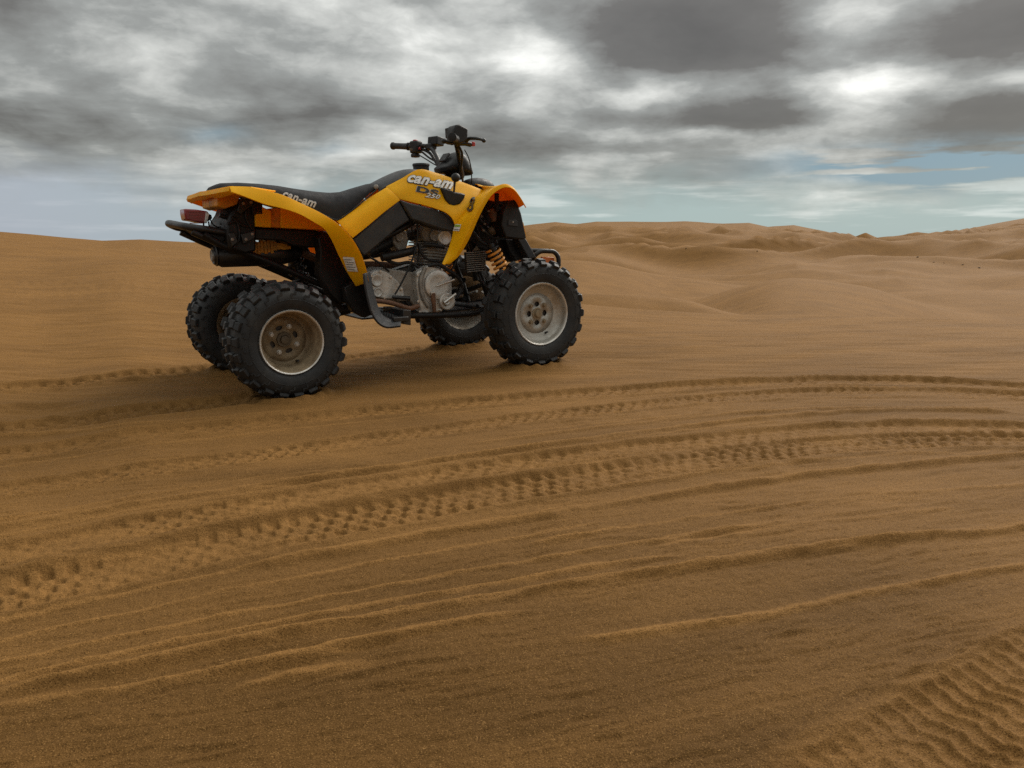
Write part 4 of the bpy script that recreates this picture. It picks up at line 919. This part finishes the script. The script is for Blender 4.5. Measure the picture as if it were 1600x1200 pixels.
mb = MB(); mb.tube([(0.592,-0.175,0.376),(0.682,-0.175,0.364)], [.008, .011], 8); mb.build('gear_pedal', 'black_metal', quad)
mb = MB(); mb.tube([(0.482,-0.210,0.367),(0.542,-0.220,0.358),(0.607,-0.220,0.338),(0.659,-0.220,0.320),(0.707,-0.220,0.329)], .0115, 10, 14); mb.build('brake_pedal', 'rusty_brown', quad)
# foot pegs and heel guards
hg_o = [(0.339,-0.470,0.508),(0.342,-0.470,0.461),(0.351,-0.470,0.403),(0.365,-0.470,0.341),(0.392,-0.470,0.294),(0.433,-0.470,0.269),(0.500,-0.470,0.269)]
hg_i = [(0.385,-0.420,0.515),(0.391,-0.420,0.456),(0.403,-0.420,0.397),(0.421,-0.420,0.339),(0.446,-0.420,0.306),(0.480,-0.420,0.295),(0.526,-0.420,0.297)]
for s_ in (1, -1):
    a_ = cat([Vector((p[0], p[1]*s_, p[2])) for p in hg_o], 20); b_ = cat([Vector((p[0], p[1]*s_, p[2])) for p in hg_i], 20)
    c_ = cat([Vector((p[0]+.02, p[1]*s_*.55, p[2]+.012)) for p in hg_i], 20)
    mb = MB(); mb.grid([a_, b_, c_]); mb.build('heel_guard', 'grey_plastic', quad, solid=.010, bevel=.002, smooth=25)
    pg = MB(); px_, _, pz_ = [(0.516,-0.380,0.297)][0]
    pg.box((px_, -.36*s_, pz_), (.075, .17, .022)); peg = pg.build('foot_peg', 'black_metal', quad, bevel=.004)
    tm = MB(); tm.box((0, 0, .006), (.009, .012, .014), taper=.6); tme = tm.mesh('tooth', 'black_metal', 0)
    for i in range(5):
        for xx in (-.032, .032):
            o = bpy.data.objects.new('tooth', tme); col.objects.link(o); o.parent = peg; o.location = (px_+xx, (-.30-.03*i)*s_, pz_+.010)
    slab('peg_bracket', 'black_metal', [(0.531,-0.420,0.337),(0.569,-0.420,0.335),(0.566,-0.420,0.265),(0.528,-0.420,0.274)], -.435*s_, -.20*s_, .003)
    slab('foot_guard', 'black_plastic', [(0.302,-0.300,0.447),(0.398,-0.300,0.488),(0.411,-0.300,0.400),(0.431,-0.300,0.317),(0.387,-0.300,0.303),(0.334,-0.300,0.336),(0.307,-0.300,0.389)], -.33*s_, -.28*s_, .005)
# oil cooler
oc = empty('oil_cooler', (0, 0, 0), quad)
slab('core', 'black_metal', [(0.989,-0.200,0.576),(1.096,-0.200,0.580),(1.101,-0.200,0.480),(0.993,-0.200,0.475)], -.20, -.17, .003, oc)
for i in range(10):
    t_ = i/9; a, b = [(0.983,-0.205,0.574),(1.097,-0.205,0.576)]; c2, d2 = [(0.987,-0.205,0.479),(1.098,-0.205,0.484)]
    p0 = Vector(a).lerp(Vector(c2), t_); p1 = Vector(b).lerp(Vector(d2), t_)
    mb = MB(); mb.tube([p0, p1], .0022, 6); mb.build('cooler_fin', 'cast_alloy', oc)
slab('warning_plate', 'brown_grip', [(1.022,-0.200,0.582),(1.045,-0.200,0.606),(1.066,-0.200,0.584)], -.204, -.20, .0005, oc)
# ---- front end behind the fender
slab('headlight_housing', 'black_plastic', [(1.109,-0.340,0.704),(1.122,-0.340,0.771),(1.149,-0.340,0.823),(1.197,-0.340,0.826),(1.225,-0.340,0.759),(1.253,-0.340,0.640),(1.238,-0.340,0.634),(1.134,-0.340,0.645)], -.345, -.22, .006)
slab('headlight_housing', 'black_plastic', [(1.109,-0.340,0.704),(1.122,-0.340,0.771),(1.149,-0.340,0.823),(1.197,-0.340,0.826),(1.225,-0.340,0.759),(1.253,-0.340,0.640),(1.238,-0.340,0.634),(1.134,-0.340,0.645)], .22, .345, .006)
slab('service_plate', 'grey_plastic', [(1.148,-0.350,0.731),(1.192,-0.350,0.728),(1.203,-0.350,0.697),(1.144,-0.350,0.704)], -.350, -.344, .001)
mb = MB(); mb.lathe([(-.01, .003), (.0, .0055)], ([(1.170,-0.350,0.719)][0][0], -.345, [(1.170,-0.350,0.719)][0][2]), 'Y', 8); mb.build('plate_screw', 'steel', quad)
slab('front_bulkhead', 'black_plastic', [(1.003,-0.140,0.777),(1.075,-0.140,0.730),(1.145,-0.140,0.834),(1.258,-0.140,0.815),(1.293,-0.140,0.639),(1.341,-0.140,0.625),(1.387,-0.140,0.537),(1.291,-0.140,0.513),(1.176,-0.140,0.576),(1.082,-0.140,0.592),(1.028,-0.140,0.645)], -.15, .15, .006)
slab('horn_bracket', 'frame_paint', [(1.104,-0.300,0.858),(1.119,-0.300,0.858),(1.120,-0.300,0.772),(1.102,-0.300,0.773)], -.31, -.29, .001)
mb = MB(); mb.tube([(1.111,-0.260,0.786),(1.121,-0.260,0.724)], [.026, .024], 14); mb.build('reservoir_tank', 'rusty_brown', quad, bevel=.004)
mb = MB(); mb.sphere([(1.128,-0.240,0.680)][0], .030, 14, (1.2, .8, .8)); mb.build('relay_cover', 'brown_grip', quad)
tubes('wiring_loom', 'black_plastic', [([(1.020,-0.260,0.774),(1.033,-0.280,0.728),(1.067,-0.270,0.706),(1.103,-0.260,0.743)], .006, 14), ([(1.035,-0.250,0.713),(1.059,-0.270,0.675),(1.109,-0.270,0.643),(1.148,-0.280,0.655)], .007, 14), ([(1.072,-0.240,0.799),(1.095,-0.250,0.768),(1.112,-0.260,0.811),(1.151,-0.280,0.798)], .005, 14), ([(1.014,-0.220,0.676),(1.057,-0.220,0.631),(1.096,-0.240,0.605)], .009, 10)], both=False)
mb = MB()
for p_ in [(1.022,-0.300,0.749),(1.039,-0.300,0.712),(1.031,-0.300,0.681),(1.062,-0.300,0.773)]: mb.box(p_, (.012, .010, .010), Matrix.Rotation(random.random(), 3, 'Y'))
mb.build('wire_plug', 'brown_grip', quad, bevel=.001)
slab('front_guard', 'grey_plastic', [(1.255,-0.240,0.637),(1.301,-0.240,0.639),(1.366,-0.240,0.539),(1.319,-0.240,0.534)], -.26, -.20, .004)
slab('front_guard', 'grey_plastic', [(1.255,-0.240,0.637),(1.301,-0.240,0.639),(1.366,-0.240,0.539),(1.319,-0.240,0.534)], .20, .26, .004)
slab('front_guard', 'black_plastic', [(1.218,-0.200,0.634),(1.287,-0.200,0.633),(1.349,-0.200,0.532),(1.277,-0.200,0.522),(1.240,-0.200,0.575)], -.20, .20, .004)
# front bumper loops with reflectors
bp = [(1.450,-0.100,0.523),(1.449,-0.120,0.544),(1.480,-0.130,0.564),(1.523,-0.140,0.564),(1.557,-0.145,0.558),(1.579,-0.150,0.530),(1.582,-0.150,0.482)]
for s_ in (1, -1):
    mb = MB(); mb.tube([Vector((p[0], p[1]*s_, p[2])) for p in bp], .0125, 12, 30); mb.build('bumper_loop', 'black_metal', quad)
    slab('reflector', 'orange_lens', [(1.490,-0.120,0.536),(1.570,-0.120,0.530),(1.574,-0.120,0.499),(1.494,-0.120,0.502)], -.125*s_, -.110*s_, .002)
mb = MB(); mb.tube([(bp[3][0], -.145, bp[3][2]), (bp[3][0]+.03, 0, bp[3][2]), (bp[3][0], .145, bp[3][2])], .0125, 12, 12); mb.build('bumper_bar', 'black_metal', quad)
mb = MB(); mb.tube([(1.38, -.12, .36), (bp[-1][0], -.15, bp[-1][2])], .0125, 10); mb.build('bumper_stay', 'black_metal', quad)
mb = MB(); mb.tube([(1.38, .12, .36), (bp[-1][0], .15, bp[-1][2])], .0125, 10); mb.build('bumper_stay', 'black_metal', quad)
mb = MB(); mb.sphere((1.17, 0, .905), .075, 18, (1.3, 1.0, .62)); mb.build('nose_cover', 'grey_plastic', quad)

# ---- handlebar
hb = empty('handlebar', (0, 0, 0), quad)
far_b = [(0.880,0.400,1.138),(0.924,0.280,1.125),(0.977,0.220,1.125),(0.997,0.170,1.108),(0.999,0.110,1.058),(0.996,0.070,1.009)]; near_b = [(0.831,-0.390,1.101),(0.905,-0.280,1.104),(0.940,-0.220,1.088),(0.981,-0.160,1.053),(1.024,-0.100,0.992),(1.046,-0.070,0.950)]
barp = near_b+[(1.030, -.03, .950), (1.020, .03, .962)]+far_b[::-1]
mb = MB(); mb.tube(barp, .0115, 14, 90); mb.build('bar', 'black_metal', hb)
for (e0, e1) in ((far_b[0], far_b[1]), (near_b[0], near_b[1])):
    e0, e1 = Vector(e0), Vector(e1); L = [(-.03, .013), (-.02, .0195), (.06, .0198), (.085, .0165), (.5, .0160), (.86, .0170), (.90, .0205), (.96, .0205), (.97, .012)]
    mb = MB(); mb.tube([e0.lerp(e1, t_) for t_, _ in L], [r_ for _, r_ in L], 18); mb.build('grip', 'black_plastic', hb)
# far side: switch box, lever perch
def blk(name, mat, c_, size, parent=hb, rot=None, bevel=.005):
    mb = MB(); mb.box(c_, size, rot); return mb.build(name, mat, parent, bevel=bevel)
SW = Matrix.Rotation(R(20), 3, 'Z')
sbc = Vector([(0.947,0.250,1.120)][0])
sb = blk('switch_box', 'black_plastic', sbc, (.050, .055, .064), hb, SW, .009)
blk('button', 'red_plastic', Vector([(0.944,0.250,1.152)][0]), (.020, .020, .012), sb, SW, .003); blk('button', 'red_plastic', Vector([(0.951,0.220,1.111)][0]), (.010, .012, .012), sb, SW, .002)
blk('button', 'brown_grip', Vector([(0.912,0.240,1.105)][0])+Vector((-.004, -.01, 0)), (.012, .016, .010), sb, SW, .002)
blk('choke_lever', 'black_plastic', Vector([(0.941,0.250,1.077)][0]), (.040, .035, .020), hb, SW, .006)
blk('lever_perch', 'black_metal', Vector([(0.985,0.190,1.119)][0])+Vector((.02, 0, 0)), (.05, .04, .03), hb, SW, .006)
blk('brake_reservoir', 'black_plastic', Vector([(1.015,0.180,1.145)][0])+Vector((.015, 0, 0)), (.056, .07, .044), hb, SW @ Matrix.Rotation(R(8), 3, 'Y'), .005)
e0 = Vector([(1.000,0.190,1.119)][0])+Vector((.03, 0, 0))
mb = MB(); mb.tube([e0, e0+Vector((.02, .06, -.004)), e0+Vector((-.01, .13, -.004)), e0+Vector((-.045, .19, 0))], [.008, .006], 10, 12); mb.sphere(e0+Vector((-.046, .193, 0)), .010, 12); mb.build('brake_lever', 'black_metal', hb)
# near side: throttle box, reservoir, lever with ball end, thumb throttle
tx, _, tz = [(0.910,-0.270,1.094)][0]
mb = MB(); mb.prism([(0.894,-0.260,1.143),(0.905,-0.260,1.170),(0.925,-0.260,1.174),(0.973,-0.260,1.156),(0.968,-0.260,1.109),(0.950,-0.260,1.093),(0.915,-0.260,1.083),(0.895,-0.260,1.100)], -.285, -.205); mb.build('throttle_housing', 'black_plastic', hb, bevel=.007)
mb = MB(); mb.prism([(0.925,-0.240,1.173),(0.984,-0.240,1.162),(0.979,-0.240,1.123),(0.927,-0.240,1.124)], -.20, -.13); mb.build('brake_reservoir', 'black_plastic', hb, bevel=.005)
mb = MB(); mb.tube([(0.886,-0.270,1.087),(0.864,-0.280,1.088),(0.837,-0.295,1.094)], [.007, .010], 10); mb.sphere([(0.837,-0.295,1.093)][0], .0125, 12, (1.1, 1, 1)); mb.build('thumb_throttle', 'black_plastic', hb)
mb = MB(); mb.tube([(0.938,-0.230,1.093),(0.983,-0.230,1.095),(1.015,-0.230,1.090)], .012, 10); mb.build('lever_perch', 'black_metal', hb, bevel=.003)
mb = MB(); mb.tube([(0.983,-0.230,1.098),(0.991,-0.250,1.114),(1.008,-0.270,1.115),(1.024,-0.290,1.111),(1.038,-0.310,1.104)], [.010, .0062], 10, 20); mb.sphere([(1.041,-0.310,1.102)][0], .0105, 14); mb.build('brake_lever', 'black_metal', hb)
mb = MB(); mb.box([(1.031,-0.220,1.094)][0], (.018, .018, .020)); mb.build('brake_switch', 'red_plastic', hb, bevel=.003)
# cables
tubes('control_cable', 'black_plastic', [(p_, r_, 22) for p_, r_ in (
    ([(0.995,-0.200,1.068),(1.021,-0.190,1.033),(1.044,-0.170,0.987),(1.063,-0.140,0.940),(1.073,-0.120,0.910)], .0028), ([(0.950,-0.220,1.088),(0.980,-0.200,1.049),(1.003,-0.140,0.988),(1.013,-0.090,0.936)], .006),
    ([(0.953,0.220,1.075),(0.970,0.180,1.053),(0.981,0.120,1.026),(0.998,0.060,1.002)], .0032), ([(0.969,0.220,1.092),(0.985,0.180,1.063),(1.002,0.140,1.041),(1.001,0.050,1.015)], .005), ([(0.967,0.230,1.112),(0.994,0.180,1.083),(0.996,0.100,1.018)], .0075))], hb, both=False)
mb = MB(); mb.tube([(0.955,-0.205,1.090),(1.001,-0.140,1.025),(1.031,-0.100,0.973),(1.044,-0.080,0.924)], .0055, 10, 16); mb.build('guide_tube', 'brown_grip', hb)
# instrument pod and steering stem
pod = MB(); pp = [(0.943,-0.020,0.995),(0.973,-0.020,1.018),(1.003,-0.020,1.044),(1.022,-0.020,1.066),(1.048,-0.020,1.077),(1.077,-0.020,1.062),(1.105,-0.020,1.025),(1.123,-0.020,0.980),(1.126,-0.020,0.961),(1.073,-0.020,0.957),(0.993,-0.020,0.965),(0.949,-0.020,0.971)]; pod.prism(pp, -.075, 0, 0); 
pod = MB(); 
rows = []
cxp = sum(p[0] for p in pp)/len(pp); czp = sum(p[2] for p in pp)/len(pp)
for yy, k_ in ((-.085, .45), (-.078, .72), (-.06, .90), (-.03, .99), (0, 1.0), (.03, .99), (.06, .90), (.078, .72), (.085, .45)):
    rows.append([Vector((cxp+(p[0]-cxp)*k_, yy, czp+(p[2]-czp)*k_)) for p in pp])
pod.grid(rows, wrap=True); pod.f.append(tuple(range(len(pp)))); pod.f.append(tuple(range(len(pod.v)-1, len(pod.v)-len(pp)-1, -1)))
podo = pod.build('instrument_pod', 'black_plastic', hb, bevel=.004, smooth=50)
blk('dial_face', 'grey_plastic', Vector([(0.990,-0.030,1.043)][0])+Vector((-.004, .03, .004)), (.012, .07, .05), podo, Matrix.Rotation(R(38), 3, 'Y'), .004)
mb = MB(); mb.tube([(.99, 0, .96), (1.06, 0, .80), (1.15, 0, .42)], .016, 14); mb.build('steering_stem', 'frame_paint', quad)
# ---- reverse lever and its gate
rl = empty('reverse_lever', (0, 0, 0), quad)
slab('gate', 'black_plastic', [(0.856,-0.200,0.885),(0.887,-0.200,0.879),(0.925,-0.200,0.867),(0.960,-0.200,0.862),(0.984,-0.200,0.856),(0.973,-0.200,0.831),(0.951,-0.200,0.810),(0.915,-0.200,0.798),(0.888,-0.200,0.807),(0.871,-0.200,0.831)], -.222, -.185, .007, rl)
mb = MB(); mb.tube([(0.920,-0.215,0.855),(0.922,-0.220,0.891),(0.924,-0.225,0.920)], [.0045, .006], 10); mb.build('rod', 'black_plastic', rl)
mb = MB(); mb.sphere([(0.928,-0.225,0.934)][0], .0225, 18, (1, 1, .95)); mb.build('knob', 'black_plastic', rl)
# seat latch
mb = MB(); mb.lathe([(.004, .011), (-.003, .011), (-.005, .008), (-.005, .0001)], ([(0.560,-0.120,0.892)][0][0], -.118, [(0.560,-0.120,0.892)][0][2]), 'Y', 16); mb.build('seat_latch', 'cast_alloy', quad)

# ---- lettering and stickers: flat print laid on the panels
fender_bvh = bvhtree.BVHTree.FromPolygons(rear_f.v, rear_f.f)
seat_bvh = bvhtree.BVHTree.FromPolygons(sm.v, sm.f)
def glyphs(body, offset=0.0, shear=0.0):
    cu = bpy.data.curves.new('txt', 'FONT'); cu.body = body; cu.offset = offset; cu.shear = shear; cu.resolution_u = 4; cu.space_character = 1.06
    o = bpy.data.objects.new('txt', cu); col.objects.link(o)
    bpy.context.view_layer.update()
    me = bpy.data.meshes.new_from_object(o.evaluated_get(bpy.context.evaluated_depsgraph_get()))
    vs = [(v.co.x, v.co.y) for v in me.vertices]; fs = [tuple(p_.vertices) for p_ in me.polygons]
    bpy.data.objects.remove(o); bpy.data.curves.remove(cu); bpy.data.meshes.remove(me)
    return vs, fs
def lay(vs, fs, A, B, Cc, bvh, lift, name, mat, ref):
    """print shape with box ref=(x0,x1,y0,y1) mapped to base line A->B and height A->C, dropped sideways onto the panel"""
    A, B, Cc = Vector(A), Vector(B), Vector(Cc); res = []
    for (x, y) in vs:
        p_ = A+(B-A)*((x-ref[0])/(ref[1]-ref[0]))+(Cc-A)*((y-ref[2])/(ref[3]-ref[2]))
        dv = Vector((.486, .874, .02)); hit = bvh.ray_cast(p_-dv*.6, dv)
        if hit[0] is None: res.append(Vector((p_.x, p_.y-lift, p_.z))); continue
        nn = hit[1] if hit[1].dot(dv) < 0 else -hit[1]
        res.append(hit[0]+nn*lift)
    mb = MB(); mb.add(res, fs); o = mb.build(name, mat, quad, smooth=0, fix=False)
    return o
def text(body, A, B, Cc, bvh, name, mat, edge=None, bold=.02, shear=.25, eo=.06, base=.0045):
    vs, fs = glyphs(body, bold, shear); ref = (min(v[0] for v in vs), max(v[0] for v in vs), min(v[1] for v in vs), max(v[1] for v in vs))
    if edge:
        v2, f2 = glyphs(body, eo, shear); lay(v2, f2, A, B, Cc, bvh, base, name+'_outline', edge, ref)
    lay(vs, fs, A, B, Cc, bvh, base+.0022, name, mat, ref)
a, b, c_ = [(0.686,-0.185,0.910),(0.922,-0.185,0.877),(0.698,-0.185,0.946)]; text('can-am', a, b, c_, front_bvh, 'lettering', 'white_print', 'black_print', .035, .25, .075)
a, b, c_ = [(0.734,-0.185,0.867),(0.855,-0.185,0.844),(0.729,-0.185,0.896)]; text('DS', a, b, c_, front_bvh, 'lettering', 'black_print', 'grey_print', .03, .2, .06)
a, b, c_ = [(0.777,-0.190,0.841),(0.852,-0.190,0.831),(0.785,-0.190,0.861)]; text('250', a, b, c_, front_bvh, 'lettering', 'white_print', 'black_print', .02, .2, .06)
a, b, c_ = [(0.099,-0.160,0.838),(0.245,-0.160,0.794),(0.106,-0.160,0.863)]; text('can-am', a, b, c_, seat_bvh, 'seat_lettering', 'grey_print', None, .03, .25, .06, .003)
a, b, c_ = [(0.942,-0.300,0.770),(0.977,-0.300,0.764),(0.965,-0.300,0.842)]; text('8', a, b, c_, front_bvh, 'number', 'black_print', None, .02, 0, .07)
def rect(nx=6, ny=6):
    return [(i/nx, j/ny) for j in range(ny+1) for i in range(nx+1)], [(j*(nx+1)+i, j*(nx+1)+i+1, (j+1)*(nx+1)+i+1, (j+1)*(nx+1)+i) for j in range(ny) for i in range(nx)]
vs, fs = rect()
a, b, c_ = [(0.281,-0.420,0.520),(0.335,-0.420,0.517),(0.267,-0.420,0.583)]; lay(vs, fs, a, b, c_, fender_bvh, .005, 'warning_sticker', 'white_print', (0, 1, 0, 1))
for i in range(5):
    vv_ = [(.08+.8*x*(1 if i % 2 else .8), .12+.17*i+y*.05) for x, y in vs]; lay(vv_, fs, a, b, c_, fender_bvh, .006, 'sticker_text', 'text_print', (0, 1, 0, 1))
a, b, c_ = [(0.885,-0.270,0.681),(0.920,-0.270,0.680),(0.897,-0.270,0.711)]; lay(vs, fs, a, b, c_, front_bvh, .005, 'small_sticker', 'white_print', (0, 1, 0, 1))
lay([(x*.9+.05, .6+y*.3) for x, y in vs], fs, a, b, c_, front_bvh, .006, 'sticker_text', 'green_print', (0, 1, 0, 1))
lay([(x*.9+.05, .15+y*.1) for x, y in vs], fs, a, b, c_, front_bvh, .006, 'sticker_text', 'text_print', (0, 1, 0, 1))

# ------------------------------------------------------------------ scattered dark stones on the far dunes
def on_dune(a_, e_):
    rr = np.geomspace(9, 170, 900); x = rr*math.sin(a_); y = rr*math.cos(a_); z = dunes(x, y); ray = .65+rr*math.tan(e_)
    i = int(np.argmax(z > ray)); i = i if z[i] > ray[i] else 500
    return x[i], y[i], z[i], rr[i]
ROCKS = [([(0.2135,-0.0046)], 4, 'small dark stone on the dune slope ahead of the front wheel'), ([(0.4686,-0.0133)], 6, 'leftmost of the dark stones scattered on the right dune slope'),
    ([(0.4848,-0.0188)], 4, 'second dark stone from the left on the right dune slope'), ([(0.4948,-0.0201)], 3.5, 'third dark stone from the left on the right dune slope'),
    ([(0.5128,-0.0220)], 5, 'fourth dark stone from the left on the right dune slope'), ([(0.5287,-0.0245)], 6, 'rightmost of the dark stones on the right dune slope'), ([(0.2964,-0.0075)], 4, 'lone dark stone in the middle distance between two dune crests')]
for (ps, px_, lab) in ROCKS:
    (a_, e_), = ps; x, y, z, rr = on_dune(a_, e_); s_ = px_/1237*rr*.21
    mb = MB(); mb.sphere((0, 0, 0), s_, 10, (1.5, 1.0, .7)); mb.v = [v*random.uniform(.75, 1.2) for v in mb.v]
    o = mb.build('stone', 'dark_stone', None, smooth=0); o.location = (x, y, z+s_*.2); tag(o, lab, 'stone', 'dark stones on the dunes')
